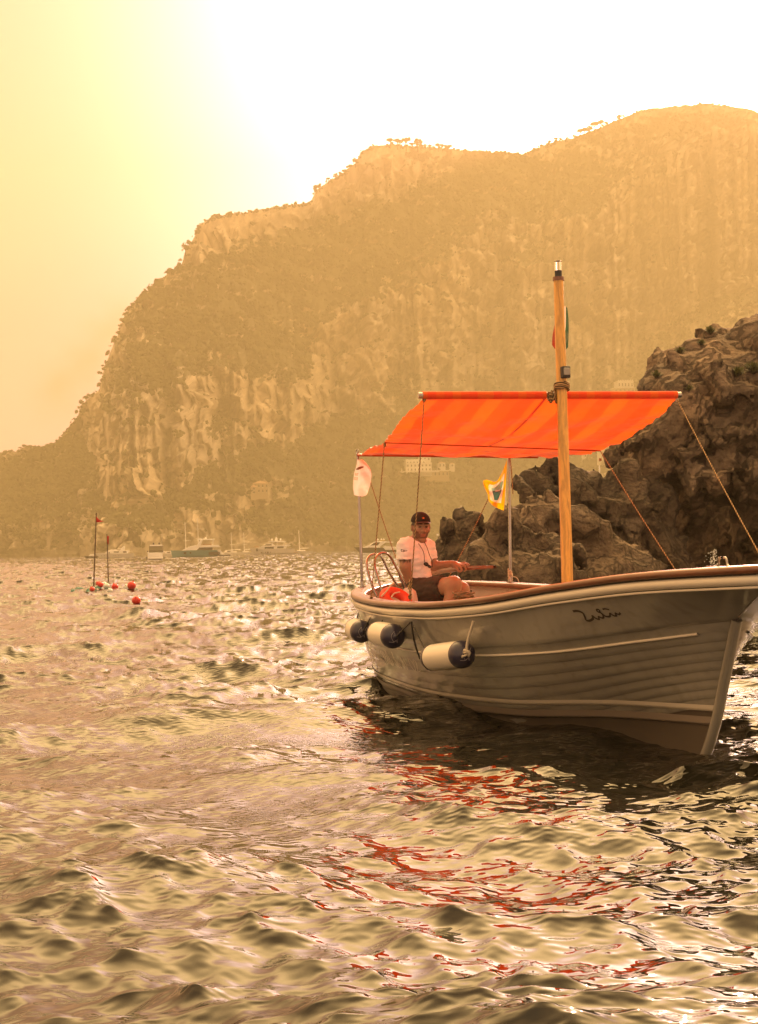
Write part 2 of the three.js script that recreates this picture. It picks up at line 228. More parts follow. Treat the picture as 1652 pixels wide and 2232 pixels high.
  for (let i = 0; i < count; i++) {
    let k = terrain.at[Math.floor(r() * terrain.at.length)]; for (let t = 0; t < 3 && n3(P[k * 3] * 0.03, P[k * 3 + 1] * 0.04, P[k * 3 + 2] * 0.03) < r() * 0.9 - 0.5; t++) k = terrain.at[Math.floor(r() * terrain.at.length)]; if (i < 1800) k = (ny - Math.floor(r() * 3)) * (nx + 1) + Math.floor(r() * nx); const s = 0.7 + 1.3 * r() * r() + (r() < 0.06 ? 0.9 : 0) - (i < 1800 ? 0.35 : 0);
    dummy.position.set(P[k * 3] + (r() - 0.5) * 5, P[k * 3 + 1] + 0.2 * s, P[k * 3 + 2] + (r() - 0.5) * 4); dummy.rotation.set(r(), r() * 6, r()); dummy.scale.set(s * mix(0.8, 1.4, r()), s * mix(0.7, 1.2, r()), s); dummy.updateMatrix();
    shrubs.setMatrixAt(i, dummy.matrix); const t = mix(0.55, 1.5, r()); shrubs.setColorAt(i, col.setRGB(0.058 * t, 0.056 * t, 0.02 * t));
  }
  shrubs.name = 'hillside_shrubs'; shadows(shrubs); scene.add(shrubs); tag(shrubs, 'low dark green shrubs covering the mountain slopes', 'shrubs', null, 'stuff');
}
function slopePoint(vx, e) { const { P, nx, ny, x0, x1 } = terrain, i = Math.round(clamp((vx - x0) / (x1 - x0)) * nx), j = Math.round(clamp(e) * ny), k = (j * (nx + 1) + i) * 3; return V(P[k], P[k + 1], P[k + 2]); }

// ---------------------------------------------------------------- limestone rocks close behind the boat
const rockBump = noiseTexture(512, (u, v) => [0.5 + 0.45 * tileable(u, v, 9, 5, 3)]);
const rockMat = new THREE.MeshStandardMaterial({ vertexColors: true, roughness: 0.93, bumpMap: rockBump, bumpScale: 0.05, side: THREE.DoubleSide });
function pits(x, y, z, f) { // karst hollows: distance to the nearest scattered point
  x *= f; y *= f; z *= f; const X = Math.floor(x), Y = Math.floor(y), Z = Math.floor(z); let best = 9;
  for (let i = -1; i <= 1; i++) for (let j = -1; j <= 1; j++) for (let k = -1; k <= 1; k++) {
    const a = X + i, b = Y + j, c = Z + k; let h = (Math.imul(a, 374761393) ^ Math.imul(b, 668265263) ^ Math.imul(c, 2147483647 - 57885161)) >>> 0; h = Math.imul(h ^ (h >>> 13), 1274126177) >>> 0; const r1 = (h & 1023) / 1023, r2 = (h >>> 10 & 1023) / 1023, r3 = (h >>> 20 & 1023) / 1023;
    const d = (a + r1 - x) ** 2 + (b + r2 - y) ** 2 + (c + r3 - z) ** 2; if (d < best) best = d;
  }
  return Math.sqrt(best);
}
function largest(g) { // the biggest connected piece, loose crumbs dropped
  const n = g.attributes.position.count, up = new Int32Array(n).map((_, i) => i), root = (i) => { while (up[i] !== i) i = up[i] = up[up[i]]; return i; }, ix = g.index.array, size = new Map();
  for (let t = 0; t < ix.length; t += 3) { const a = root(ix[t]), b = root(ix[t + 1]), c = root(ix[t + 2]); up[b] = a; up[root(c)] = a; }
  for (let i = 0; i < n; i++) { const q = root(i); size.set(q, (size.get(q) ?? 0) + 1); }
  let best = -1; for (const [q, s] of size) if (best < 0 || s > size.get(best)) best = q;
  const keep = []; for (let t = 0; t < ix.length; t += 3) if (root(ix[t]) === best) keep.push(ix[t], ix[t + 1], ix[t + 2]);
  g.setIndex(keep); return g;
}
function rockGeometry(blobs, cell, rough, streak, tone = 1, cuts = []) {
  const lo = [1e9, -0.6, 1e9], hi = [-1e9, -1e9, -1e9], nodes = blobs.map(([vx, vy, d, rx, ry = rx, rz = rx]) => { const p = at(vx, vy, d); for (const [k, c, r] of [[0, p.x, rx], [1, p.y, ry], [2, p.z, rz]]) { hi[k] = Math.max(hi[k], c + r + 0.5); if (k !== 1) lo[k] = Math.min(lo[k], c - r - 0.5); } return [p.x, p.y, p.z, rx, ry, rz]; });
  const holes = cuts.map(([vx, vy, d, rx, ry = rx, rz = rx]) => { const p = at(vx, vy, d); return [p.x, p.y, p.z, rx, ry, rz]; });
  const ell = (n, x, y, z) => { const dx = (x - n[0]) / n[3], dy = (y - n[1]) / n[4], dz = (z - n[2]) / n[5], q = Math.hypot(dx, dy, dz); return (q - 1) * Math.min(n[3], n[4], n[5]); };
  const field = (x, y, z) => {
    const wx = x + 0.22 * n3(x * 0.9, y * 0.9, z * 0.9), wy = y + 0.18 * n3(x * 0.9 + 7, y * 0.9, z * 0.9), wz = z + 0.2 * n3(x * 0.9, y * 0.9 + 5, z * 0.9);
    let d = 9; for (const n of nodes) { const e = ell(n, wx, wy, wz); d = d > 8 ? e : smin(d, e, 0.14); }
    for (const n of holes) d = -smin(-d, ell(n, wx, wy, wz), 0.12);
    if (Math.abs(d) > 0.75) return d;
    const f1 = fbm(x * 1.3, y * 1.3, z * 1.3, 3), r = ridged(x * 1.5, y * mix(1.6, 0.6, streak), z * 1.5, 2) - 0.62, big = pits(x + 0.2 * f1, y, z, 1.7) - 0.5, mid = pits(x, y + 2, z + 0.1 * f1, 3.4) - 0.5, small = pits(x + 3, y, z, 7.5) - 0.5, fis = Math.pow(ridged(x * 0.9 + y * 0.55, y * 0.25, z * 0.9, 2), 9);
    return d + rough * (0.16 * f1 - 0.20 * r * (0.5 + streak) + 0.34 * big * (1 - 0.5 * streak) + 0.20 * mid + 0.085 * small - 0.13 * Math.pow(clamp(0.62 - pits(x + 9, y, z, 2.6)), 1) + 0.035 * n3(x * 11, y * 11, z * 11)) + 0.2 * fis * streak;
  };
  const g = largest(surfaceNet(lo, hi, cell, field));
  paint(g, (x, y, z, nx, ny) => {
    const t = 1 + 0.35 * fbm(x * 2.2, y * 2.2, z * 2.2, 4) + 0.25 * n3(x * 11, y * 11, z * 11), pale = step(0.1, 0.55, fbm(x * 0.8, y * 0.8, z * 0.8 + 4, 3)), wet = 1 - 0.62 * (1 - step(0.25, 0.75, y + 0.25 * fbm(x * 1.5, y, z * 1.5, 3)));   // black weed and wet along the tide line
    const k = tone * t * mix(0.78, 1.25, pale) * wet, rust = 0.5 + 0.5 * n3(x * 1.4, y * 1.4 + 9, z * 1.4);
    return [0.19 * k * (1 + 0.1 * rust), 0.145 * k, 0.105 * k * (1 - 0.12 * rust)];
  });
  return boxUV(g, 1.25);
}
solo('overhanging_rock', rockGeometry(
  [[1700, 860, 23.2, 1.75, 1.15, 1.5], [1830, 850, 23.6, 1.5, 1.0, 1.4], [1560, 870, 22.8, 1.05, 0.78, 1.2], [1470, 930, 22.3, 0.68, 0.66, 0.9], [1420, 985, 22.1, 0.46, 0.42, 0.7], [1490, 1030, 22.0, 0.55, 0.36, 0.6], [1580, 1020, 22.0, 0.6, 0.42, 0.7], [1660, 985, 21.8, 0.5, 0.4, 0.5], [1720, 1130, 22.0, 0.62, 1.5, 0.8], [1900, 1080, 22.6, 1.4, 1.6, 1.4], [1560, 1200, 25.6, 2.0, 1.6, 0.8], [1760, 1200, 25.2, 1.8, 1.8, 0.9], [1480, 1350, 23.6, 1.4, 0.32, 0.8], [2100, 1100, 24, 1.6, 1.6, 1.6]],
  0.055, 0.95, 0.15, 0.9, [[1530, 1165, 21.6, 0.95, 0.42, 1.9]]), rockMat, 'large brown overhanging limestone rock above a dark hollow, right edge', 'rock');
solo('dark_slab_rock', rockGeometry(
  [[1385, 1180, 21.6, 0.62, 0.85, 0.5], [1330, 1110, 21.4, 0.42, 0.62, 0.4], [1275, 1100, 21.2, 0.36, 0.6, 0.4], [1215, 1120, 21.0, 0.3, 0.62, 0.35], [1150, 1105, 20.8, 0.17, 0.36, 0.2], [1160, 1160, 20.8, 0.26, 0.4, 0.3], [1300, 1240, 21.2, 0.9, 0.7, 0.5], [1420, 1260, 21.6, 0.7, 0.7, 0.5]],
  0.042, 0.7, 0.8, 0.5), rockMat, 'tall dark jagged rock slab with pinnacles behind the mast', 'rock');
solo('round_boulder_rock', rockGeometry(
  [[1125, 1190, 19.0, 0.36, 0.42, 0.4], [1160, 1240, 18.9, 0.44, 0.42, 0.42], [1100, 1235, 18.9, 0.34, 0.34, 0.36], [1055, 1245, 18.9, 0.3, 0.34, 0.34], [1190, 1270, 18.9, 0.42, 0.42, 0.4], [1120, 1290, 18.9, 0.7, 0.4, 0.42]],
  0.034, 0.5, 0.75, 0.75), rockMat, 'rounded furrowed boulder behind the pole with the yellow flag', 'rock');
solo('ledge_rock', rockGeometry(
  [[1110, 1165, 19.9, 0.36, 0.3, 0.35], [1165, 1155, 20, 0.36, 0.3, 0.34], [1215, 1165, 20, 0.26, 0.22, 0.3], [1255, 1180, 20, 0.3, 0.3, 0.3], [1300, 1190, 20, 0.26, 0.24, 0.3], [1345, 1215, 20, 0.26, 0.26, 0.3], [1250, 1240, 20, 0.6, 0.5, 0.35], [1340, 1270, 20, 0.5, 0.4, 0.35]],
  0.036, 0.6, 0.4, 0.85), rockMat, 'pale knobbly limestone ledge on both sides of the mast', 'rock');
solo('shore_boulder', rockGeometry(
  [[990, 1185, 19.8, 0.22, 0.36, 0.35], [1005, 1210, 19.8, 0.32, 0.42, 0.36], [975, 1245, 19.8, 0.26, 0.42, 0.34], [1040, 1165, 20.1, 0.15, 0.2, 0.22], [1050, 1190, 20.1, 0.22, 0.24, 0.26], [1030, 1250, 19.8, 0.36, 0.42, 0.34], [985, 1300, 19.8, 0.42, 0.4, 0.36]],
  0.034, 0.5, 0.6, 0.65), rockMat, 'leftmost dark boulder of the rocks, beside the helmsman', 'rock');

{ // tufts of green growing on the big rock
  const ray = new THREE.Raycaster(), rock = scene.getObjectByName('overhanging_rock'), blade = []; rock.updateMatrixWorld(); const r = rng(3);
  for (let i = 0; i < 90; i++) { const a = r() * 6.283, l = mix(0.5, 1, r()), t = r() * 0.9, d = V(Math.cos(a) * t, 1 - 0.5 * t, Math.sin(a) * t).multiplyScalar(l), g = new THREE.BufferGeometry(), w = V(-Math.sin(a), 0, Math.cos(a)).multiplyScalar(0.09), m = d.clone().multiplyScalar(0.55).add(V(0, 0.08, 0)); g.setAttribute('position', new THREE.Float32BufferAttribute([-w.x, 0, -w.z, w.x, 0, w.z, m.x + w.x, m.y, m.z + w.z, m.x - w.x, m.y, m.z - w.z, d.x, d.y, d.z], 3)); g.setIndex([0, 1, 2, 0, 2, 3, 3, 2, 4]); g.computeVertexNormals(); blade.push(g); }
  const tuft = join(blade), leaf = std(0.075, 0.085, 0.02, 0.9, { transmission: 0.3, thickness: 0 });
  const spots = [[1547, 726, 0.16, 'highest green tuft on the big rock'], [1528, 750, 0.12, 'green tuft just below the highest one on the rock'], [1481, 768, 0.14, 'green tuft near the top left edge of the big rock'], [1430, 822, 0.15, 'leftmost green tuft on the big rock'], [1607, 818, 0.2, 'green tuft in the middle of the big rock'], [1642, 812, 0.22, 'broad green tuft at the right edge of the big rock'], [1500, 850, 0.12, 'lowest green tuft on the big rock']];
  for (const [x, y, s, label] of spots) { ray.set(EYE, direction(x, y)); const hit = ray.intersectObject(rock)[0]; if (!hit) continue; const m = solo('rock_plant', tuft, leaf, label, 'plant', 'plants on the overhanging rock'); m.position.copy(hit.point).add(V(0, -0.02, 0)); m.scale.setScalar(s); m.rotation.set(0.5, x, 0); }
}

// ---------------------------------------------------------------- the grey gozzo
const boat = thing('motor_boat', 'grey wooden gozzo with white rubbing strake, varnished rail and tall mast', 'boat', [1.755, 0, -8.42]);
boat.rotation.order = 'YXZ'; boat.rotation.set(0.007, -77 * Math.PI / 180, 0); boat.updateMatrixWorld();
const aboard = (s, h, z) => V(-s, h, z);                                                // metres aft of the stem, above the water, to starboard
const onBoat = (vx, vy, d) => boat.worldToLocal(at(vx, vy, d));
const sheerB = spline([-0.92, -0.86, -0.72, -0.55, -0.2, 0.5, 1.3, 2.2, 3.2, 4.2, 5.0, 5.6, 6.0, 6.22, 6.32], [0, 0.13, 0.235, 0.31, 0.44, 0.66, 0.88, 1.02, 1.06, 1.0, 0.86, 0.68, 0.48, 0.25, 0]);
const sheerH = spline([-0.92, -0.2, 0.5, 1.3, 2.2, 3.2, 4.5, 5.5, 6.32], [0.945, 0.91, 0.845, 0.755, 0.705, 0.69, 0.70, 0.725, 0.75]);
const knuckB = spline([-0.36, -0.28, -0.1, 0.1, 0.5, 0.9, 1.8, 2.6, 3.5, 4.4, 5.2, 5.75, 6.1, 6.25], [0, 0.11, 0.235, 0.35, 0.52, 0.67, 0.87, 0.965, 0.985, 0.925, 0.78, 0.57, 0.3, 0]);
const knuckH = spline([-0.36, 0.1, 0.9, 1.8, 3.5, 5, 6.25], [0.695, 0.63, 0.53, 0.47, 0.44, 0.45, 0.49]);
const waterB = spline([0, 0.25, 0.59, 1.18, 1.78, 2.3, 3.3, 4.2, 5.25, 5.8, 6.05, 6.15], [0, 0.04, 0.11, 0.31, 0.52, 0.64, 0.74, 0.74, 0.62, 0.42, 0.2, 0]);
function hull(u, v) { // u from stem to stern, v: 0 waterline, 1 knuckle, 2 rail
  const t = (1 - Math.cos(Math.PI * u)) / 2, sw = mix(0, 6.15, t), sk = mix(-0.36, 6.25, t), sr = mix(-0.92, 6.32, t);
  if (v < 0) { const q = -v / 0.35; return [mix(sw, mix(0.35, 5.9, t), q), v * 0.9, waterB(sw) * (1 - 0.75 * q * q)]; }
  if (v <= 1) { const e = mix(1.3, 0.72, step(0, 0.35, t)); return [mix(sw, sk, v), mix(0, knuckH(sk), v), mix(waterB(sw), knuckB(sk), Math.pow(v, e))]; }
  const q = v - 1; return [mix(sk, sr, Math.pow(q, mix(1.2, 1, step(0, 0.2, t)))), mix(knuckH(sk), sheerH(sr), q), mix(knuckB(sk), sheerB(sr), Math.pow(q, mix(1.15, 0.85, step(0, 0.3, t))))];
}
function skin(u, v, side, out = 0) { // point on the planking, pushed out along its normal
  const a = hull(u, v); if (!out) return [-a[0], a[1], side * a[2]];
  const e = 0.004, p = hull(clamp(u - e), v), q = hull(clamp(u + e), v), l = hull(u, Math.max(-0.34, v - e * 4)), h = hull(u, Math.min(2, v + e * 4));
  const du = V(-(q[0] - p[0]), q[1] - p[1], q[2] - p[2]), dv = V(-(h[0] - l[0]), h[1] - l[1], h[2] - l[2]), n = du.cross(dv).normalize(); if (n.z < 0) n.negate();
  return [-a[0] + n.x * out, a[1] + n.y * out, side * (a[2] + n.z * out)];
}
const sAt = (u) => mix(-0.36, 6.25, (1 - Math.cos(Math.PI * u)) / 2);
function strake(side, vLow, vHigh, out0, out1, nv = 4, lip = true) { // a band of planking from one line to another, with its lower lip turned in
  return grid(120, nv + (lip ? 1 : 0), (u, w) => { const k = Math.round(w * (nv + (lip ? 1 : 0))) - (lip ? 1 : 0), t = Math.max(0, k) / nv, v = mix(vLow(u), vHigh(u), t), p = skin(u, v, side, k < 0 ? -0.004 : mix(out0, out1, t)); return [...p, -p[0], p[1]]; });
}
const hullGrain = noiseTexture(256, (u, v) => [0.5 + 0.3 * tileable(u, v, 6, 4, 8) + 0.1 * tileable(u, v, 40, 2, 2)]);
const hullWear = noiseTexture(512, (u, v) => { const drip = Math.pow(clamp(0.5 + 0.9 * tileable(u, 0.02 + v * 0.06, 30, 2, 14)), 3) * clamp(0.5 + tileable(u, v, 3, 2, 2)), scuff = clamp(tileable(u, v, 14, 4, 6) - 0.16) * 0.9, t = 0.97 - 0.05 * drip - 0.22 * scuff + 0.05 * tileable(u, v, 5, 3, 1); return [t, t * 0.985, t * 0.96]; }, true); hullWear.repeat.set(0.55, 0.8);
const paintGrey = new THREE.MeshPhysicalMaterial({ map: hullWear, color: new THREE.Color().setRGB(0.285, 0.28, 0.25), roughness: 0.35, clearcoat: 1, clearcoatRoughness: 0.05, bumpMap: hullGrain, bumpScale: 0.0012, side: THREE.DoubleSide });
const paintCream = std(0.66, 0.60, 0.49, 0.35, { clearcoat: 0.5, clearcoatRoughness: 0.15 }), bottomPaint = std(0.085, 0.068, 0.05, 0.5), innerPaint = std(0.62, 0.53, 0.46, 0.5);
const woodTex = (r0, g0, b0, seed, k = 1) => noiseTexture(256, (u, v) => { const a = tileable(u, v * 0.999, 3, 3, seed), q = 0.5 + 0.5 * Math.sin(2 * Math.PI * (v * 9 * k + 1.1 * a)), f = 0.5 + 0.5 * tileable(u, v, 30, 2, seed + 4), t = mix(0.84, 1.12, q * 0.55 + f * 0.45); return [r0 * t, g0 * t, b0 * t]; }, true);
const capWood = new THREE.MeshPhysicalMaterial({ map: woodTex(0.44, 0.26, 0.16, 21), roughness: 0.35, clearcoat: 0.5, clearcoatRoughness: 0.2, side: THREE.DoubleSide });
const pine = new THREE.MeshPhysicalMaterial({ map: woodTex(0.82, 0.62, 0.30, 33, 0.7), roughness: 0.42, clearcoat: 0.35, clearcoatRoughness: 0.25, side: THREE.DoubleSide });
const steel = std(0.34, 0.32, 0.30, 0.12, { metalness: 1 }), blackRubber = std(0.02, 0.02, 0.022, 0.6), ropeMat = new THREE.MeshStandardMaterial({ map: noiseTexture(64, (u, v) => { const q = Math.sin(2 * Math.PI * (u * 6 + v * 2)) > 0.1 ? 1 : 0.42; return [0.72 * q, 0.58 * q, 0.40 * q]; }, true), roughness: 0.9 });
const darkRope = std(0.05, 0.045, 0.04, 0.9), paleRope = std(0.6, 0.52, 0.4, 0.9);
const gap = (s) => mix(0.052, 0.076, step(-0.3, 1.8, s));
const line = (i) => (u) => { const s = sAt(u); return Math.max(-0.34, 1 - (0.055 + i * gap(s)) / knuckH(s)); };
for (const side of [1, -1]) {
  part('topside', strake(side, () => 1.0, () => 1.985, 0.010, 0.004, 10), paintGrey, boat);
  part('plank', strake(side, line(0), () => 1.0, 0.004, 0.001, 2, false), paintGrey, boat);
  for (let i = 0; i < 8; i++) part('plank', strake(side, line(i + 1), line(i), 0.0055, 0.0005, 2), paintGrey, boat);
  part('garboard', strake(side, () => -0.345, line(8), 0.0, 0.0, 4, false), bottomPaint, boat);
  const bead = []; for (let i = 0; i <= 120; i++) { const u = mix(0.09, 0.97, i / 120), p = skin(u, line(0)(u), side, 0.008); bead.push(V(...p)); }
  part('stringer', tube(bead, 0.0085, 6, false, 200), paintCream, boat);
  const stripe = spline([-0.4, 0.5, 1.5, 3, 6.3], [0.215, 0.185, 0.12, 0.088, 0.09]), vOf = (u, h) => h / knuckH(sAt(u));
  part('boot_stripe', strake(side, (u) => vOf(u, stripe(sAt(u)) - 0.014), (u) => vOf(u, stripe(sAt(u)) + 0.02), 0.009, 0.009, 2), paintCream, boat);
  part('chine_moulding', strake(side, (u) => vOf(u, stripe(sAt(u)) - 0.09), (u) => vOf(u, stripe(sAt(u)) - 0.045), 0.020, 0.010, 3), std(0.19, 0.155, 0.125, 0.4), boat);
  part('bottom_paint', strake(side, () => -0.33, (u) => vOf(u, stripe(sAt(u)) - 0.09), 0.008, 0.010, 6, false), bottomPaint, boat);
  part('inner_lining', grid(90, 6, (u, w) => { const uu = mix(0.06, 0.97, u), p = skin(uu, mix(0.45, 1.93, w), side, -0.055); return p; }), innerPaint, boat);
}
part('stem', tube([-0.3, -0.1, 0.2, 0.5, 0.8, 1.0].map((v) => { const p = hull(0, v); return V(-p[0] + 0.012, p[1], 0); }), 0.03, 10, false, 30), paintGrey, boat);
{ // rail cap and rubbing strake run round the boat
  const N = 260, loop = []; for (let i = 0; i < N; i++) { const a = i / N, side = a < 0.5 ? 1 : -1, u = a < 0.5 ? a * 2 : 2 - a * 2, p = hull(u, 2); loop.push(V(-p[0], p[1], side * p[2])); }
  const normal = loop.map((p, i) => { const t = loop[(i + 1) % N].clone().sub(loop[(i + N - 1) % N]); return V(-t.z, 0, t.x).normalize().negate(); });
  const mid = V(-2.7, 0, 0); normal.forEach((n, i) => { if (n.dot(loop[i].clone().sub(mid)) < 0) n.negate(); });
  const sweep = (profile, wide) => grid(N, profile(0).length - 1, (u, w) => { const i = Math.round(u * N) % N, s = -loop[i].x, pr = profile(s), q = pr[Math.round(w * (pr.length - 1))], p = loop[i].clone().addScaledVector(normal[i], q[0]); return [p.x, p.y + q[1], p.z, u * 17 * 0.8, w * 0.5]; });
  const cap = (s) => { const inn = -0.085 - 0.09 * step(4.6, 5.9, s); return [[0.018, 0], [0.034, 0.004], [0.038, 0.02], [0.034, 0.034], [0.022, 0.041], [(inn + 0.02) / 2, 0.043], [inn + 0.012, 0.041], [inn, 0.034], [inn, 0.006], [inn + 0.01, -0.002], [0.018, 0]]; };
  part('rail_cap', sweep(cap), capWood, boat);
  const half = (r, y) => () => Array.from({ length: 9 }, (_, k) => { const a = (k / 8 - 0.5) * Math.PI; return [0.002 + r * Math.cos(a) * 0.95, y + r * Math.sin(a)]; });
  part('rubbing_strake', [sweep(half(0.026, -0.030)), sweep(half(0.007, -0.067))], paintCream, boat);
  part('sheer_inlay', sweep(() => [[0.004, -0.0035], [0.024, -0.0035], [0.024, 0.0005], [0.004, 0.0005]]), std(0.03, 0.025, 0.02, 0.6), boat);
  const deck = new THREE.Shape(); [...Array(41)].forEach((_, i) => { const s = mix(-0.8, 1.05, i / 40), b = Math.max(0, sheerB(s) - 0.05); i ? deck.lineTo(-s, b) : deck.moveTo(-s, b); }); [...Array(41)].forEach((_, i) => { const s = mix(1.05, -0.8, i / 40); deck.lineTo(-s, -Math.max(0, sheerB(s) - 0.05)); });
  const fore = new THREE.ExtrudeGeometry(deck, { depth: 0.03, bevelEnabled: false, curveSegments: 2 }).rotateX(Math.PI / 2); const fp = fore.attributes.position; for (let i = 0; i < fp.count; i++) fp.setY(i, fp.getY(i) + sheerH(-fp.getX(i)) - 0.012);
  part('foredeck', fore, std(0.42, 0.27, 0.15, 0.5), boat);
  const sole = new THREE.Shape(); [...Array(41)].forEach((_, i) => { const s = mix(0.6, 6.0, i / 40); i ? sole.lineTo(-s, waterB(s) + 0.05) : sole.moveTo(-s, waterB(s) + 0.05); }); [...Array(41)].forEach((_, i) => { const s = mix(6.0, 0.6, i / 40); sole.lineTo(-s, -waterB(s) - 0.05); });
  part('cockpit_sole', new THREE.ExtrudeGeometry(sole, { depth: 0.03, bevelEnabled: false }).rotateX(Math.PI / 2).translate(0, 0.24, 0), std(0.34, 0.22, 0.13, 0.6), boat);
  part('helm_seat', [box(0.62, 0.36, 0.95, -4.62, 0.42, 0.18, 0.03), box(0.64, 0.05, 0.98, -4.62, 0.625, 0.18, 0.02)], std(0.55, 0.46, 0.38, 0.55), boat);
}
{ // mast with its lamps and lashings
  const foot = aboard(2.17, 0.24, 0), h = 2.9, prof = [[0, 0.0385], [0.3, 0.0385], [1.5, 0.037], [2.3, 0.035], [2.62, 0.033]], tw = 16;
  const mast = part('mast', grid(tw, 40, (u, w) => { const y = w * (h - 0.24), r = spline(prof.map((p) => p[0]), prof.map((p) => p[1]))(y), a = u * 2 * Math.PI, sq = mix(1.09, 1.0, step(0.9, 1.9, y)), k = 1 / Math.pow(Math.pow(Math.abs(Math.cos(a)), 4) + Math.pow(Math.abs(Math.sin(a)), 4), 0.25), q = r * mix(k * 0.95, 1, step(0.9, 2.0, y)); return [foot.x + q * Math.cos(a), foot.y + y, foot.z + q * Math.sin(a), y * 0.9, u * 0.8]; }), pine, boat);
  part('mast_collar', rod(aboard(2.17, h - 0.012, 0), aboard(2.17, h + 0.012, 0), 0.039, 0.039, 20), capWood, mast);
  part('lamp_base', rod(aboard(2.17, h + 0.012, 0), aboard(2.17, h + 0.056, 0), 0.024, 0.024, 18), blackRubber, mast);
  part('lamp_glass', rod(aboard(2.17, h + 0.056, 0), aboard(2.17, h + 0.118, 0), 0.0235, 0.0225, 18), new THREE.MeshPhysicalMaterial({ color: 0xffffff, roughness: 0.08, transmission: 1, thickness: 0.02, ior: 1.45, side: THREE.DoubleSide }), mast);
  part('lamp_cap', rod(aboard(2.17, h + 0.118, 0), aboard(2.17, h + 0.124, 0), 0.025, 0.02, 18), std(0.1, 0.09, 0.08, 0.4), mast);
  const lamp = part('steaming_light', [box(0.05, 0.08, 0.058, -2.17 + 0.05, 2.26, -0.012, 0.008)], blackRubber, mast);
  part('lens', box(0.02, 0.05, 0.044, -2.17 + 0.075, 2.262, -0.012, 0.006), std(0.25, 0.23, 0.2, 0.1, { clearcoat: 1 }), mast);
  const lash = (y, r, n, wob, seed) => { const q = rng(seed), p = []; for (let i = 0; i <= n * 10; i++) { const a = i / 10 * 2 * Math.PI, rr = r + 0.004 * q(); p.push(V(-2.17 + rr * Math.cos(a), y + (i / (n * 10) - 0.5) * 0.045 + wob * Math.sin(a + 1) + 0.006 * (q() - 0.5), rr * Math.sin(a))); } return tube(p, 0.0065, 6, false, n * 18); };
  part('lashing', lash(2.165, 0.047, 5, 0.012, 4), ropeMat, mast);
}
for (const [z, top] of [[0.69, 1.945], [-0.665, 1.885]]) { // steel poles at both quarters
  const s = 5.5, h = sheerH(s) + 0.042, p = part('awning_pole', rod(aboard(s, h, z), aboard(s - 0.02, top, z * 1.02), 0.0135, 0.0135, 16), steel, boat);
  part('pole_socket', [rod(aboard(s, h - 0.004, z), aboard(s, h + 0.05, z), 0.022, 0.018, 16), rod(aboard(s, h - 0.004, z), aboard(s, h + 0.008, z), 0.036, 0.036, 16)], steel, p);
}
{ // boarding ladder hooked over the starboard quarter
  const rail = (list, d0, d1) => tube(list.map(([x, y], i) => onBoat(x, y, mix(d0, d1, i / (list.length - 1)))), 0.0108, 10, false, 60);
  const l = part('ladder_rail', rail([[822, 1300], [807, 1265], [799, 1233], [800, 1219], [809, 1210], [822, 1208.5], [832, 1215], [845, 1241], [868, 1282], [880, 1306]], 12.6, 13.0), steel, boat);
  part('ladder_rail', rail([[838, 1304], [824, 1262], [816, 1231], [817.5, 1218], [825, 1208.5], [837, 1205], [849, 1211], [858.5, 1227], [877, 1263], [898, 1308]], 12.3, 12.6), steel, boat);
}
const tiller = part('tiller', (() => { // the long wooden tiller under the helmsman's hand
  const a = onBoat(925, 1250, 13.2), b = onBoat(1078, 1236, 12.5), d = b.clone().sub(a), n = 24, sec = [[-1, -1], [1, -1], [1, 1], [-1, 1], [-1, -1]], side = V(0, 1, 0).cross(d).normalize();
  return grid(n, 4, (u, w) => { const q = sec[Math.round(w * 4)], wd = mix(0.03, 0.014, u), ht = mix(0.026, 0.012, u), p = a.clone().addScaledVector(d, u).addScaledVector(side, q[0] * wd); return [p.x, p.y + q[1] * ht + 0.012 * Math.sin(u * 3.1), p.z, u * 1.2, w * 0.4]; });
})(), capWood, boat);
{ // pair of horn cleats on the bow rail
  for (const z0 of [0.19]) { const s0 = -0.63, y = sheerH(s0) + 0.041; const cl = part('bow_cleat', box(0.3, 0.006, 0.05, -s0 + 0.0, y + 0.002, z0, 0.002), steel, boat);
    for (const k of [-1, 1]) part('horn', tube([V(-s0 + k * 0.075, y, z0), V(-s0 + k * 0.05, y + 0.014, z0), V(-s0 + k * 0.044, y + 0.034, z0), V(-s0 + k * 0.032, y + 0.047, z0), V(-s0 + k * 0.012, y + 0.048, z0)], 0.0055, 8, false, 24), steel, cl); }
}
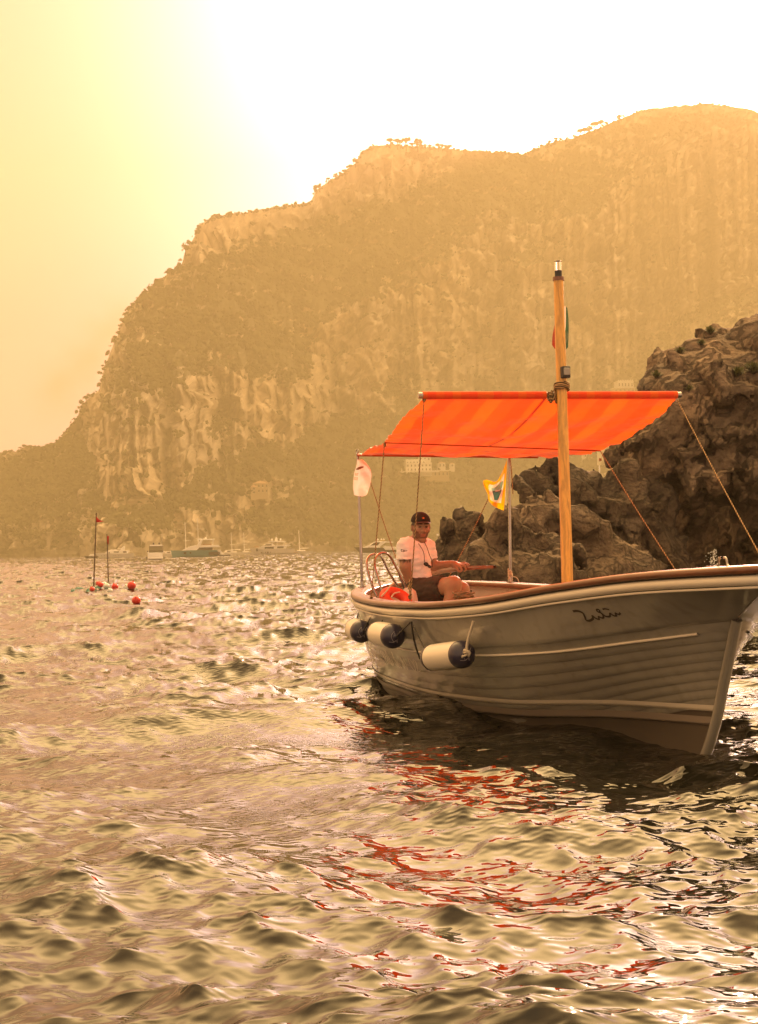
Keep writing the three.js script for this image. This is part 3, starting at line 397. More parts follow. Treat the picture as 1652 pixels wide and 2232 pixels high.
{ // name on the bow and the lettering on the quarter: painted strokes lying on the planking
  const stroke = (pts, width, place) => { const c = new THREE.CatmullRomCurve3(pts.map(([x, y]) => V(x, y, 0)), false, 'centripetal'), n = pts.length * 7, w = typeof width === 'number' ? () => width : width; return grid(n, 1, (u, v) => { const p = c.getPoint(u), t = c.getTangent(u); const k = (v - 0.5) * w(u); return place(p.x - t.y * k, p.y + t.x * k); }); };
  const findU = (s, v) => { let lo = 0, hi = 1; for (let i = 0; i < 26; i++) { const m = (lo + hi) / 2; if (hull(m, v)[0] < s) lo = m; else hi = m; } return (lo + hi) / 2; };
  const onTop = (x, y) => { const s = 0.44 - x, h = 0.682 + y + 0.03 * x, k = (h - knuckH(s)) / (sheerH(s) - knuckH(s)), v = 1 + clamp(k); return skin(findU(s, v), v, 1, 0.0105); };
  const Z = (a) => a.map(([X, Y]) => [(X - 430) / 840 * 0.34, (510 - Y) / 270 * 0.075]);
  const name = [[Z([[437, 310], [500, 300], [560, 310], [603, 345], [598, 410], [582, 485], [610, 500], [680, 480], [725, 445], [745, 390]]), 0.0085], [Z([[745, 390], [770, 445], [815, 468], [845, 415], [880, 442], [920, 425], [935, 370], [925, 330]]), 0.0072], [Z([[935, 350], [960, 400], [1000, 415], [1040, 405], [1080, 350], [1110, 395], [1150, 395], [1172, 345], [1210, 370], [1255, 335]]), 0.0066], [Z([[925, 330], [880, 310], [890, 275], [930, 275], [925, 320]]), 0.006], [Z([[1000, 268], [1045, 258], [1110, 275]]), 0.0055]];
  part('name_lettering', name.map(([p, w]) => stroke(p, w * 1.4, onTop)), std(0.035, 0.026, 0.018, 0.4), boat);
  const sX = spline([150, 200, 500, 900, 1100, 1270, 1300], [4.3, 4.15, 3.7, 3.15, 2.92, 2.74, 2.71]);
  const onQuarter = (X, Y) => { const s = sX(X), dep = 8.42 + 0.974 * s - 0.2, h = 1.1 - (1405.7 + Y * 0.07916 - 1194) / 3400 * dep, v = clamp(h / knuckH(s), 0.02, 0.98); return skin(findU(s, v), v, 1, 0.012); };
  const q = [[[215, 190], [205, 280], [240, 350], [275, 355], [285, 270], [270, 230]], [[300, 240], [310, 380], [330, 290], [340, 390], [355, 300]], [[360, 250], [370, 400], [385, 300], [395, 420], [405, 310], [420, 430], [440, 350], [455, 470]], [[500, 140], [500, 300], [515, 490]], [[455, 200], [465, 120], [500, 100], [540, 160], [548, 260], [520, 325], [485, 260]], [[565, 310], [555, 470], [590, 400], [600, 490]], [[610, 90], [592, 280], [625, 520], [622, 130], [612, 90]], [[640, 310], [635, 420], [660, 510], [672, 340], [685, 480]], [[710, 400], [730, 480], [745, 540]], [[765, 135], [748, 360], [785, 590], [770, 350]], [[800, 370], [800, 480], [830, 590], [820, 440], [855, 510]], [[905, 610], [900, 470], [915, 270], [930, 480], [963, 630], [985, 460], [975, 265]], [[1105, 300], [1085, 430], [1095, 590], [1130, 670], [1165, 590], [1165, 430], [1130, 340], [1108, 345]], [[1198, 430], [1215, 365], [1250, 390], [1250, 490], [1215, 600], [1200, 680], [1225, 690], [1268, 655]], [[990, 500], [1030, 505], [1070, 512]]];
  part('quarter_lettering', q.map((p) => stroke(p, 13, onQuarter)), std(0.6, 0.55, 0.46, 0.5), boat);
}

// ---------------------------------------------------------------- awning, flags, fenders and loose gear
function likeBoat(name, label, category, group) { const o = thing(name, label, category, [0, 0, 0], 0, group); o.position.copy(boat.position); o.rotation.copy(boat.rotation); return o; }
function net(rows, nu = 30, nv = 30) { // a smooth sheet through rows of points
  const c = rows.map((r) => new THREE.CatmullRomCurve3(r, false, 'centripetal'));
  return grid(nu, nv, (u, v) => { const p = new THREE.CatmullRomCurve3(c.map((k) => k.getPoint(u)), false, 'centripetal').getPoint(v); return [p.x, p.y, p.z, u, 1 - v]; });
}
function canvasTexture(w, h, draw) { const c = document.createElement('canvas'); c.width = w; c.height = h; const x = c.getContext('2d'); draw(x); const t = new THREE.CanvasTexture(c); t.colorSpace = THREE.SRGBColorSpace; return t; }
const cloth = (map, extra = {}) => new THREE.MeshPhysicalMaterial({ map, roughness: 0.95, transmission: 0.5, thickness: 0, side: THREE.DoubleSide, ...extra });
{
  const awning = likeBoat('sun_awning', 'orange striped canvas awning stretched between the mast and stern poles', 'awning');
  const weave = noiseTexture(512, (u, v) => { const n = Math.floor(u * 16), w = [1, 0, 0.62, 0.1, 1, 0.35, 0, 0.8][n % 8], f = 1 + 0.03 * tileable(u, v, 60, 2, 5) + 0.05 * tileable(u, v, 8, 3, 6); return [0.99 * f, mix(0.28, 0.39, w) * f, mix(0.0, 0.02, w)]; }, true);
  const canvas = cloth(weave, { transmission: 0.62 });
  const F0 = aboard(2.24, 2.12, 0.955), F1 = aboard(2.24, 2.115, -0.865), M0 = aboard(3.78, 1.915, 0.86), M1 = aboard(3.78, 1.83, -0.885), R0 = aboard(5.42, 1.925, 0.72), R1 = aboard(5.42, 1.885, -0.9);
  const sheet = (a, b, c, d, sag, v0, v1) => grid(48, 30, (u, v) => { const p = a.clone().lerp(b, u), q = c.clone().lerp(d, u), r = p.lerp(q, v), belly = Math.sin(Math.PI * v); r.y -= sag * belly * (0.55 + 0.45 * Math.sin(Math.PI * u)) ; r.y += 0.02 * n3(u * 4, v * 3, 2) * belly + 0.007 * n3(u * 16 + v * 3, v * 3, 6) * Math.sqrt(belly) + 0.01 * Math.pow(Math.abs(2 * u - 1), 6) * n3(u * 3, v * 14, 1); r.z += (u - 0.5) * -0.10 * belly; return [r.x, r.y, r.z, u, mix(v0, v1, v)]; });
  const fab = part('canvas', [sheet(F0.clone().add(V(0, -0.022, 0)), F1.clone().add(V(0, -0.022, 0)), M0, M1, 0.05, 0, 0.5), sheet(M0, M1, R0, R1, 0.03, 0.5, 1)], canvas, awning);
  part('seam', grid(2, 30, (u, v) => { const p = F0.clone().lerp(F1, 0.47), q = M0.clone().lerp(M1, 0.47), r = p.lerp(q, v); return [r.x, r.y - 0.024 * (1 - v) - 0.05 * Math.sin(Math.PI * v) - 0.004, r.z + (u - 0.5) * 0.02]; }), cloth(weave, { color: new THREE.Color().setRGB(0.55, 0.5, 0.5) }), fab);
  const yard = part('yard', rod(F0.clone().add(V(0, 0, 0.03)), F1.clone().add(V(0, 0, -0.03)), 0.0215, 0.0215, 20), steel, awning);
  const sleeve = (a, b) => { const g = rod(a, b, 0.027, 0.027, 24), uv = g.attributes.uv; for (let i = 0; i < uv.count; i++) { const t = uv.getX(i); uv.setXY(i, mix(0.03, 0.97, uv.getY(i)), t); } return g; };
  part('sleeve', sleeve(F0, F0.clone().lerp(F1, 0.475)), cloth(weave, { transmission: 0.3 }), yard); part('sleeve', sleeve(F0.clone().lerp(F1, 0.52), F1), cloth(weave, { transmission: 0.3 }), yard);
  part('batten', rod(M0, M1, 0.0075, 0.0075, 10), cloth(weave, { color: new THREE.Color().setRGB(0.5, 0.42, 0.4), transmission: 0.1 }), awning);
  part('batten', rod(R0.clone().add(V(0, -0.006, 0.0)), R1.clone().add(V(0, -0.006, -0.03)), 0.0125, 0.0125, 12), std(0.42, 0.06, 0.012, 0.7), awning);
  part('pole_ring', new THREE.TorusGeometry(0.018, 0.004, 8, 20).rotateY(0.4).translate(R0.x, R0.y + 0.022, R0.z), steel, awning);
  const stay = (pts, r = 0.0042, m = ropeMat) => { const g = tube(pts, r, 6, false, 26), uv = g.attributes.uv, len = pts[0].distanceTo(pts[pts.length - 1]); for (let i = 0; i < uv.count; i++) uv.setX(i, uv.getX(i) * len * 6); return part('stay_rope', g, m, awning); };
  const railP = (s, side, up = 0.045) => aboard(s, sheerH(s) + up, side * (sheerB(s) + 0.0));
  const slack = (a, b, k = 0.012) => [a, a.clone().lerp(b, 0.5).add(V(0, -k, 0)), b];
  const knot = (p, r, seed) => { const q = rng(seed), l = []; for (let i = 0; i < 26; i++) { const a = i * 0.9; l.push(V(p.x + r * Math.cos(a) * mix(0.6, 1.1, q()), p.y + (q() - 0.5) * r * 3.4, p.z + r * Math.sin(a) * mix(0.6, 1.1, q()))); } return tube(l, 0.0038, 5, false, 120); };
  const a1 = F0.clone().add(V(0, -0.03, -0.01)), b1 = railP(2.42, 1); stay(slack(a1, b1)); part('knot', [knot(b1.clone().add(V(0, 0.03, 0)), 0.011, 3), knot(b1.clone().add(V(0, 0.10, 0)), 0.010, 5), knot(a1, 0.009, 6), tube([b1.clone().add(V(0, 0.15, 0)), b1.clone().add(V(0.03, 0.12, 0.01)), b1.clone().add(V(0.035, 0.04, 0.01)), b1.clone().add(V(0, 0.02, 0))], 0.0038, 6)], ropeMat, awning);
  const a2 = M0.clone(), b2 = railP(3.55, 1); stay(slack(a2, b2)); part('knot', [knot(a2.clone().add(V(0, -0.02, 0)), 0.008, 8), knot(b2, 0.009, 9)], ropeMat, awning);
  stay(slack(onBoat(808, 1052, 13.55), onBoat(871, 1240, 12.95)));
  stay(slack(M1.clone(), railP(1.9, -1).setX(onBoat(1360, 1258, 10.9).x)));
  part('knot', knot(M1.clone().add(V(0, -0.07, 0)), 0.008, 12), ropeMat, awning);
  const a5 = F1.clone().add(V(0, -0.03, 0)); stay(slack(a5, railP(0.55, -1))); part('knot', [knot(railP(0.55, -1), 0.009, 14), knot(a5, 0.008, 15)], paleRope, awning);
  stay(slack(onBoat(1064, 1088, 13.8), onBoat(976, 1262, 13.6)));
  stay([onBoat(1112, 999, 13.85), onBoat(1115.5, 1035, 13.85), onBoat(1118, 1077, 13.85)]);
  part('knot', [knot(aboard(2.2, 2.115, 0.06), 0.03, 21), knot(aboard(2.2, 2.10, 0.055), 0.028, 22)], ropeMat, awning);
  const pf = aboard(5.5, sheerH(5.5) + 0.1, -0.665); part('knot', [knot(pf, 0.02, 31), knot(pf.clone().add(V(0, 0.035, 0)), 0.02, 32), knot(pf.clone().add(V(0, -0.03, 0)), 0.02, 33), tube([pf.clone(), pf.clone().add(V(0, -0.02, -0.06)), pf.clone().add(V(0.02, -0.07, -0.07)), pf.clone().add(V(0.02, -0.1, -0.01))], 0.0038, 6), tube([pf.clone().add(V(0.03, -0.1, 0.01)), pf.clone().add(V(0.04, -0.14, 0.05)), pf.clone().add(V(0.05, -0.19, 0.03)), pf.clone().add(V(0.05, -0.14, 0)), pf.clone().add(V(0.05, -0.22, -0.01))], 0.0034, 6)], paleRope, awning);
}
{ // flags
  const px = (list, d) => list.map(([x, y, z = 0]) => at(x, y, d - z));
  const yellow = canvasTexture(256, 256, (c) => { c.fillStyle = '#f2c500'; c.fillRect(0, 0, 256, 256); c.fillStyle = '#f4ece0'; c.fillRect(44, 44, 168, 168); c.fillStyle = '#8fb8a8'; c.beginPath(); c.moveTo(54, 86); c.lineTo(110, 58); c.lineTo(190, 92); c.lineTo(186, 128); c.lineTo(70, 128); c.fill(); c.fillStyle = '#3b3a36'; c.fillRect(66, 128, 112, 10); c.fillStyle = '#d9b8a8'; c.fillRect(90, 122, 60, 10); c.fillStyle = '#3f6a66'; c.beginPath(); c.moveTo(66, 138); c.lineTo(178, 138); c.lineTo(150, 196); c.lineTo(96, 190); c.fill(); });
  const D = 13.82, yf = solo('yellow_flag', net([px([[1105, 1001], [1099, 1019, 0.03], [1091, 1036, -0.03], [1080, 1050, 0.03], [1060, 1045, 0.05]], D), px([[1104, 1030], [1097, 1042, 0.05], [1086, 1056, -0.04], [1071, 1060, 0.06], [1053, 1049, -0.02]], D), px([[1102, 1060], [1094, 1066, -0.03], [1084, 1070, 0.06], [1070, 1069, -0.02], [1055, 1060, 0.03]], D), px([[1100, 1090], [1090, 1090, 0.04], [1081, 1090, -0.05], [1070, 1086, 0.04], [1063, 1078, 0]], D), px([[1098, 1113], [1088, 1109, -0.02], [1077, 1104, 0.05], [1069, 1097, -0.03], [1064, 1089, 0.02]], D)]), cloth(yellow), 'crumpled yellow bordered flag flying from the far stern pole', 'flag');
  const white = canvasTexture(256, 512, (c) => { c.fillStyle = '#fbf2ea'; c.fillRect(0, 0, 256, 512); c.fillStyle = '#7a4b2c'; c.beginPath(); c.ellipse(82, 150, 66, 16, -0.15, 0, 7); c.fill(); c.fillStyle = '#c99a66'; c.font = 'bold 46px sans-serif'; c.fillText('NT', 20, 240); c.fillText('ICE', 10, 292); });
  const W = 13.42; solo('white_flag', net([px([[778, 1001, 0.02], [784, 1002, 0.04], [788, 1001, 0.02], [792, 1003, 0]], W), px([[777, 1014, 0.02], [784, 1012, 0.07], [796, 1013, 0.05], [806, 1020, 0]], W), px([[772, 1030, -0.02], [782, 1031, 0.06], [796, 1027, 0.02], [809, 1032, 0.03]], W), px([[770, 1048, 0], [780, 1049, 0.06], [792, 1046, 0.09], [808, 1050, 0]], W), px([[769.5, 1064, 0.03], [780, 1065, 0.05], [792, 1063, 0.02], [804, 1066, 0.02]], W), px([[772, 1079, 0.03], [780, 1081, 0.06], [790, 1082, 0.04], [799, 1079, 0]], W)], 30, 50), cloth(white, { transmission: 0.4 }), 'rumpled white printed flag drooping from the near stern pole', 'flag');
  const tri = canvasTexture(96, 32, (c) => { c.fillStyle = '#8a3524'; c.fillRect(0, 0, 36, 32); c.fillStyle = '#efe4d2'; c.fillRect(36, 0, 28, 32); c.fillStyle = '#3a5f44'; c.fillRect(64, 0, 32, 32); });
  const I = 10.72; solo('tricolour_flag', net([px([[1214, 668, 0], [1224, 668, -0.04], [1233, 668, -0.02], [1237, 672, 0.02]], I), px([[1209, 705, 0.02], [1221, 705, -0.05], [1233, 704, 0.02], [1239.5, 706, 0]], I), px([[1204, 735, -0.02], [1216, 738, 0.03], [1230, 738, -0.04], [1239, 735, 0.03]], I), px([[1203, 752, 0], [1211, 762, -0.03], [1226, 768, 0.03], [1238, 757, 0]], I)]), cloth(tri), 'red, white and green flag hanging behind the mast', 'flag');
}
{ // three fenders along the starboard side
  const white = std(0.72, 0.66, 0.55, 0.38, { clearcoat: 0.4, clearcoatRoughness: 0.2 }), navy = std(0.022, 0.02, 0.05, 0.35, { clearcoat: 0.3 }), mark = std(0.35, 0.31, 0.33, 0.5);
  const R = 0.086, L = 0.34;
  const spots = [[1.50, 0.945, 0.44, 0.40, 0.03, 'white and navy fender nearest the bow, tied with a pale knot', 0.43], [2.74, 1.085, 0.496, 0.02, 0.0, 'middle one of the three white and navy fenders', 0.40], [3.88, 1.06, 0.473, -0.2, 0.0, 'white and navy fender hanging nearest the stern', 0.36]];
  for (const [s, z, h, yaw, droop, label, len] of spots) {
    const w = boat.localToWorld(aboard(s, h, z)), e = 0.1, ax = boat.localToWorld(aboard(s, h, knuckB(s))).sub(boat.localToWorld(aboard(s + len, h - droop * 1.5, knuckB(s + len)))).normalize();
    const f = thing('fender', label, 'fender', w.toArray(), 0, 'fenders on the starboard side'); f.quaternion.setFromUnitVectors(V(1, 0, 0), ax);
    const prof = []; for (let i = 0; i <= 8; i++) { const a = i / 8 * Math.PI / 2; prof.push(V(R * Math.cos(a) * 1 + 0.0, 0.075 * Math.sin(a), 0)); }
    const lathe = (pts) => new THREE.LatheGeometry(pts.map((p) => new THREE.Vector2(Math.max(0.001, p.x), p.y)), 36).rotateZ(-Math.PI / 2);
    part('fender_body', lathe([V(R, -len + 0.02), V(R * 1.015, -len * 0.5), V(R, -0.012)]), white, f);
    part('end_cap', lathe([V(R + 0.001, -0.014), ...prof.map((p) => V(p.x + 0.001, p.y)), V(0.02, 0.078), V(0.02, 0.092), V(0.006, 0.094)]), navy, f);
    part('end_cap', lathe([V(R + 0.001, -0.014), ...prof]).rotateY(Math.PI).translate(-len, 0, 0), navy, f);
    const onCap = (a, b) => { const q = Math.min(0.98, Math.hypot(a, b)); return V(0.076 * Math.sqrt(1 - q * q) + 0.002, b * R, a * R); };
    part('maker_mark', [[[-0.15, -0.45], [-0.35, 0.05], [-0.1, 0.42]], [[-0.1, 0.42], [0.02, -0.1], [0.15, -0.5]], [[0.15, -0.5], [0.2, 0.05], [0.4, 0.4]], [[-0.5, -0.42], [-0.15, -0.45], [0.05, -0.3]]].map((l) => tube(l.map(([a, b]) => onCap(-a, b)), 0.0016, 4, false, 10)), mark, f);
    f.updateMatrixWorld();
    const inF = (p) => f.worldToLocal(boat.localToWorld(p)), eye = V(0.086, 0, 0);
    const railIn = (q, dy = -0.09) => { const sh = sheerB(q); return inF(aboard(q, sheerH(q) + dy, sh + 0.012)); };
    if (s < 2) part('fender_line', [tube([V(0.075, 0, 0), V(0.09, 0.05, 0.0), railIn(1.36, -0.1)], 0.009, 8), ...[0, 1, 2, 3].map((i) => new THREE.TorusGeometry(0.016, 0.007, 6, 14).rotateX(i * 0.8).rotateY(i).translate(0.092, 0.004 * i, 0.004 * i)), tube([V(0.09, 0, 0), V(0.10, -0.008, 0.02), V(0.10, -0.014, 0.05)], 0.007, 6)], paleRope, f), part('fender_line', tube([V(-len - 0.06, 0, 0), railIn(2.36, -0.10)], 0.0045, 6), darkRope, f);
    else { part('fender_line', tube([V(0.085, 0, 0), railIn(s - 0.34, -0.1)], 0.005, 6), darkRope, f); part('fender_line', tube([V(-len - 0.07, 0, 0), railIn(s + len * 0.9, -0.1)], 0.005, 6), darkRope, f); }
    if (s > 2 && s < 3) part('strap', (() => { const a = railIn(2.36, -0.09), b = inF(aboard(2.30, 0.36, 0.985 + 0.02)); return grid(1, 12, (u, v) => { const p = a.clone().lerp(b, v); return [p.x + (u - 0.5) * 0.026, p.y, p.z + 0.012 * Math.sin(v * 3.1) + (u - 0.5) * 0.02]; }); })(), darkRope, f);
  }
}
{ // loose gear in the cockpit
  const orange = std(0.62, 0.05, 0.02, 0.6), ringP = onBoat(863, 1307, 12.25), lr = likeBoat('life_ring', 'orange life ring with white rope lying behind the ladder', 'life ring');
  const torus = new THREE.TorusGeometry(0.095, 0.042, 16, 40); torus.rotateX(-0.9).rotateY(0.6 + 1.34);
  part('ring', torus.translate(ringP.x, ringP.y, ringP.z), orange, lr);
  part('grab_rope', tube([ringP.clone().add(V(0.03, 0.13, 0.02)), ringP.clone().add(V(0.05, 0.115, 0.05)), ringP.clone().add(V(0.06, 0.07, 0.09)), ringP.clone().add(V(0.05, 0.03, 0.13))], 0.007, 6), paleRope, lr);
  part('grab_rope', tube([ringP.clone().add(V(0.05, 0.06, -0.02)), ringP.clone().add(V(0.07, 0.05, 0.03)), ringP.clone().add(V(0.09, 0.02, 0.06))], 0.006, 6), paleRope, lr);
  const coilP = onBoat(1012, 1303, 12.2), q = rng(6), pts = []; for (let i = 0; i < 60; i++) { const a = i * 0.62, r = 0.045 + 0.05 * q(); pts.push(coilP.clone().add(V(r * Math.cos(a), 0.001 * i + 0.02 * q() - 0.02, r * Math.sin(a)))); }
  solo('rope_coil', tube(pts, 0.008, 6, false, 300), std(0.2, 0.15, 0.09, 0.95), 'brown coil of rope heaped beside the helmsman\'s knees', 'rope').applyMatrix4(boat.matrixWorld);
  const tp = at(893, 1297, 12.5); solo('folded_towel', net([[V(tp.x - 0.05, tp.y + 0.05, tp.z), V(tp.x, tp.y + 0.065, tp.z + 0.03), V(tp.x + 0.05, tp.y + 0.03, tp.z)], [V(tp.x - 0.04, tp.y, tp.z + 0.02), V(tp.x + 0.02, tp.y + 0.02, tp.z + 0.05), V(tp.x + 0.06, tp.y - 0.02, tp.z + 0.03)], [V(tp.x - 0.03, tp.y - 0.07, tp.z + 0.02), V(tp.x + 0.03, tp.y - 0.06, tp.z + 0.05), V(tp.x + 0.07, tp.y - 0.08, tp.z + 0.03)]]), std(0.7, 0.62, 0.55, 0.95), 'small pale towel draped beside the helmsman\'s hip', 'towel');
}

// ---------------------------------------------------------------- the helmsman
{
  const K = 266.7, base = at(905, 1290, 12.75), J = (x, y, z = 0) => [(x - 905) / K, (1290 - y) / K, z];
  const man = thing('person', 'person in white shirt, dark shorts and black cap steering with one hand', 'person', base.toArray());
  const cone = (p, a, b, ra, rb) => { const bx = b[0] - a[0], by = b[1] - a[1], bz = b[2] - a[2], l2 = bx * bx + by * by + bz * bz, t = clamp(((p[0] - a[0]) * bx + (p[1] - a[1]) * by + (p[2] - a[2]) * bz) / l2); return Math.hypot(p[0] - a[0] - t * bx, p[1] - a[1] - t * by, p[2] - a[2] - t * bz) - mix(ra, rb, t); };
  const oval = (p, c, r) => { const x = (p[0] - c[0]) / r[0], y = (p[1] - c[1]) / r[1], z = (p[2] - c[2]) / r[2], q = Math.hypot(x, y, z), g = Math.hypot(x / r[0], y / r[1], z / r[2]); return q * (q - 1) / Math.max(g, 1e-6); };
  const pelvis = J(917, 1289, 0), waist = J(907, 1257, -0.02), chest = J(903, 1214, -0.01), upper = J(906, 1193, 0), neck0 = J(913, 1178, 0), neck1 = J(917, 1160, 0.01);
  const shR = J(885, 1191, 0.09), elR = J(884, 1236, 0.12), wrR = J(895, 1277, 0.07), shL = J(933, 1192, -0.08), elL = J(945, 1236, -0.10), wrL = J(984, 1230.5, -0.03);
  const hipR = J(909, 1291, 0.08), knR = J(985, 1273, 0.33), anR = J(966, 1368, 0.38), hipL = J(922, 1292, -0.07), knL = J(1003, 1286, 0.2), anL = J(992, 1378, 0.26);
  const torso = (p, f = 0) => { let d = cone(p, pelvis, waist, 0.122 + f, 0.108 + f); d = smin(d, cone(p, waist, chest, 0.108 + f, 0.126 + f), 0.05); d = smin(d, cone(p, chest, upper, 0.126 + f, 0.098 + f), 0.05); d = smin(d, cone(p, shR, shL, 0.062 + f, 0.06 + f), 0.06); return d; };
  const armR = (p, f = 0) => smin(cone(p, shR, elR, 0.062 + f, 0.043 + f), cone(p, elR, wrR, 0.045 + f, 0.029 + f), 0.02), armL = (p, f = 0) => smin(cone(p, shL, elL, 0.06 + f, 0.042 + f), cone(p, elL, wrL, 0.043 + f, 0.028 + f), 0.02);
  const legR = (p, f = 0) => smin(cone(p, hipR, knR, 0.092 + f, 0.064 + f), smin(cone(p, knR, [knR[0] - 0.02, knR[1] - 0.14, knR[2] + 0.01], 0.06 + f, 0.062 + f), cone(p, [knR[0] - 0.02, knR[1] - 0.14, knR[2] + 0.01], anR, 0.06 + f, 0.036 + f), 0.03), 0.03);
  const legL = (p, f = 0) => smin(cone(p, hipL, knL, 0.09 + f, 0.062 + f), smin(cone(p, knL, [knL[0] - 0.015, knL[1] - 0.14, knL[2] + 0.01], 0.058 + f, 0.06 + f), cone(p, [knL[0] - 0.015, knL[1] - 0.14, knL[2] + 0.01], anL, 0.06 + f, 0.036 + f), 0.03), 0.03);
  const feet = (p) => Math.min(cone(p, anR, [anR[0] + 0.08, anR[1] - 0.045, anR[2] + 0.11], 0.036, 0.032), cone(p, anL, [anL[0] + 0.08, anL[1] - 0.045, anL[2] + 0.11], 0.036, 0.032));
  // head, turned a little to the right and lifted
  const hs = 0.92, hc = J(920, 1148, 0.03), turn = 0.22, tilt = -0.14;
  const toHead = (p) => { let x = p[0] - hc[0], y = p[1] - hc[1], z = p[2] - hc[2]; const c = Math.cos(turn), s = Math.sin(turn), x2 = x * c - z * s, z2 = x * s + z * c, ct = Math.cos(tilt), st = Math.sin(tilt); return [x2 / hs, (y * ct - z2 * st) / hs, (y * st + z2 * ct) / hs]; };
  const head = (p) => {
    const q = toHead(p), ax = [Math.abs(q[0]), q[1], q[2]];
    let d = oval(q, [0, 0.03, -0.012], [0.077, 0.09, 0.096]);
    d = smin(d, oval(q, [0, -0.045, 0.018], [0.062, 0.082, 0.074]), 0.03);
    d = smin(d, oval(q, [0, -0.112, 0.055], [0.03, 0.024, 0.026]), 0.025);
    d = smin(d, cone(q, [0, 0.012, 0.082], [0, -0.026, 0.105], 0.009, 0.014), 0.012); d = smin(d, oval(ax, [0.012, -0.031, 0.094], [0.009, 0.008, 0.01]), 0.008);
    d = smin(d, oval(ax, [0.036, 0.028, 0.078], [0.028, 0.009, 0.012]), 0.012);
    d = smin(d, oval(ax, [0.042, -0.03, 0.062], [0.026, 0.024, 0.022]), 0.015);
    d = -smin(-d, oval(ax, [0.032, 0.008, 0.094], [0.019, 0.011, 0.016]), 0.008);
    d = smin(d, oval(ax, [0.031, 0.007, 0.078], [0.0125, 0.0105, 0.0125]), 0.002);
    d = smin(d, oval(q, [0, -0.060, 0.087], [0.024, 0.0055, 0.011]), 0.004); d = smin(d, oval(q, [0, -0.075, 0.085], [0.021, 0.007, 0.011]), 0.004);
    d = smin(d, oval(ax, [0.08, -0.008, -0.012], [0.009, 0.033, 0.02]), 0.008);
    return d * hs;
  };
  const skinColor = (x, y, z) => {
    const t = 1 + 0.08 * n3(x * 14, y * 14, z * 14); let c = [0.34 * t, 0.20 * t, 0.125 * t]; const p = [x, y, z];
    if (y > neck0[1] + 0.015) { const q = toHead(p), n = 0.012 * n3(x * 60, y * 60, z * 60), low = step(-0.038, -0.055, q[1] + n - 0.02 * step(0.03, 0.065, Math.abs(q[0]))) * step(-0.03, 0.03, q[2]) * step(-0.16, -0.14, q[1]); const lip = step(0.026, 0.021, Math.abs(q[0])) * step(-0.085, -0.081, q[1]) * step(-0.053, -0.057, q[1]) * step(0.075, 0.085, q[2]); const eye = step(0.016, 0.011, Math.hypot(Math.abs(q[0]) - 0.031, (q[1] - 0.007) * 1.5)) * step(0.07, 0.08, q[2]); const brow = step(0.03, 0.024, Math.abs(Math.abs(q[0]) - 0.034)) * step(0.026, 0.030, q[1]) * step(0.042, 0.037, q[1]) * step(0.06, 0.07, q[2]); const hair = step(0.055, 0.02, q[2]) * step(0.0, 0.02, q[1]) * step(0.055, 0.062, Math.abs(q[0])) + step(-0.04, -0.06, q[2]) * step(-0.05, -0.02, q[1]);
      const to = (k, r, g, b) => { c = [mix(c[0], r, k), mix(c[1], g, k), mix(c[2], b, k)]; }; to(low * 0.72 * (1 - lip), 0.075, 0.042, 0.028); to(lip * 0.8, 0.30, 0.10, 0.07); to(eye * 0.85, 0.05, 0.03, 0.025); to(brow * 0.85, 0.04, 0.025, 0.018); to(clamp(hair) * 0.95, 0.025, 0.016, 0.012); }
    const band = armR(p) < 0.01 && Math.abs(y - (shR[1] + elR[1]) / 2 + 0.018 + 0.01 * n3(x * 40, z * 40, 2)) < 0.02 + 0.012 * n3(x * 55, y * 55, z * 55) ? 1 : 0; if (band) c = [0.085, 0.05, 0.036];
    return c;
  };
  const bake = (lo, hi, cell, f) => { const g = surfaceNet(lo, hi, cell, (x, y, z) => f([x, y, z])); return paint(g, skinColor); };
  const neckF = (p) => cone(p, neck0, neck1, 0.056, 0.052);
  const body = bake([-0.3, -0.5, -0.3], [0.62, 0.6, 0.62], 0.013, (p) => { let d = smin(torso(p, -0.014), neckF(p), 0.03); d = smin(d, armR(p), 0.015); d = smin(d, armL(p), 0.015); d = smin(d, legR(p), 0.02); d = smin(d, legL(p), 0.02); return smin(d, feet(p), 0.02); });
  const headG = bake([hc[0] - 0.14, hc[1] - 0.20, hc[2] - 0.16], [hc[0] + 0.14, hc[1] + 0.17, hc[2] + 0.18], 0.0042, (p) => smin(head(p), cone(p, [neck0[0], neck0[1] - 0.02, neck0[2]], neck1, 0.0565, 0.0525), 0.025));
  const finger = (p, pts, r0, r1) => { let d = 9; for (let i = 0; i < pts.length - 1; i++) d = Math.min(d, cone(p, pts[i], pts[i + 1], mix(r0, r1, i / (pts.length - 1)), mix(r0, r1, (i + 1) / (pts.length - 1)))); return d; };
  const handL = bake([wrL[0] - 0.05, wrL[1] - 0.12, wrL[2] - 0.1], [wrL[0] + 0.2, wrL[1] + 0.09, wrL[2] + 0.13], 0.0038, (p) => {
    const k = [J(1003, 1231.5, -0.045), J(1004, 1232.5, -0.022), J(1003, 1234, 0.0), J(1000, 1236, 0.02)];
    let d = cone(p, wrL, J(992, 1232, -0.028), 0.028, 0.028); for (const q of k) d = smin(d, cone(p, J(990, 1232, -0.027), q, 0.02, 0.014), 0.014);
    d = smin(d, finger(p, [k[0], J(1015, 1229.5, -0.05), J(1024, 1233.5, -0.05)], 0.0115, 0.008), 0.004); d = smin(d, finger(p, [k[1], J(1016, 1232, -0.02), J(1023, 1238.5, -0.018)], 0.0115, 0.008), 0.004);
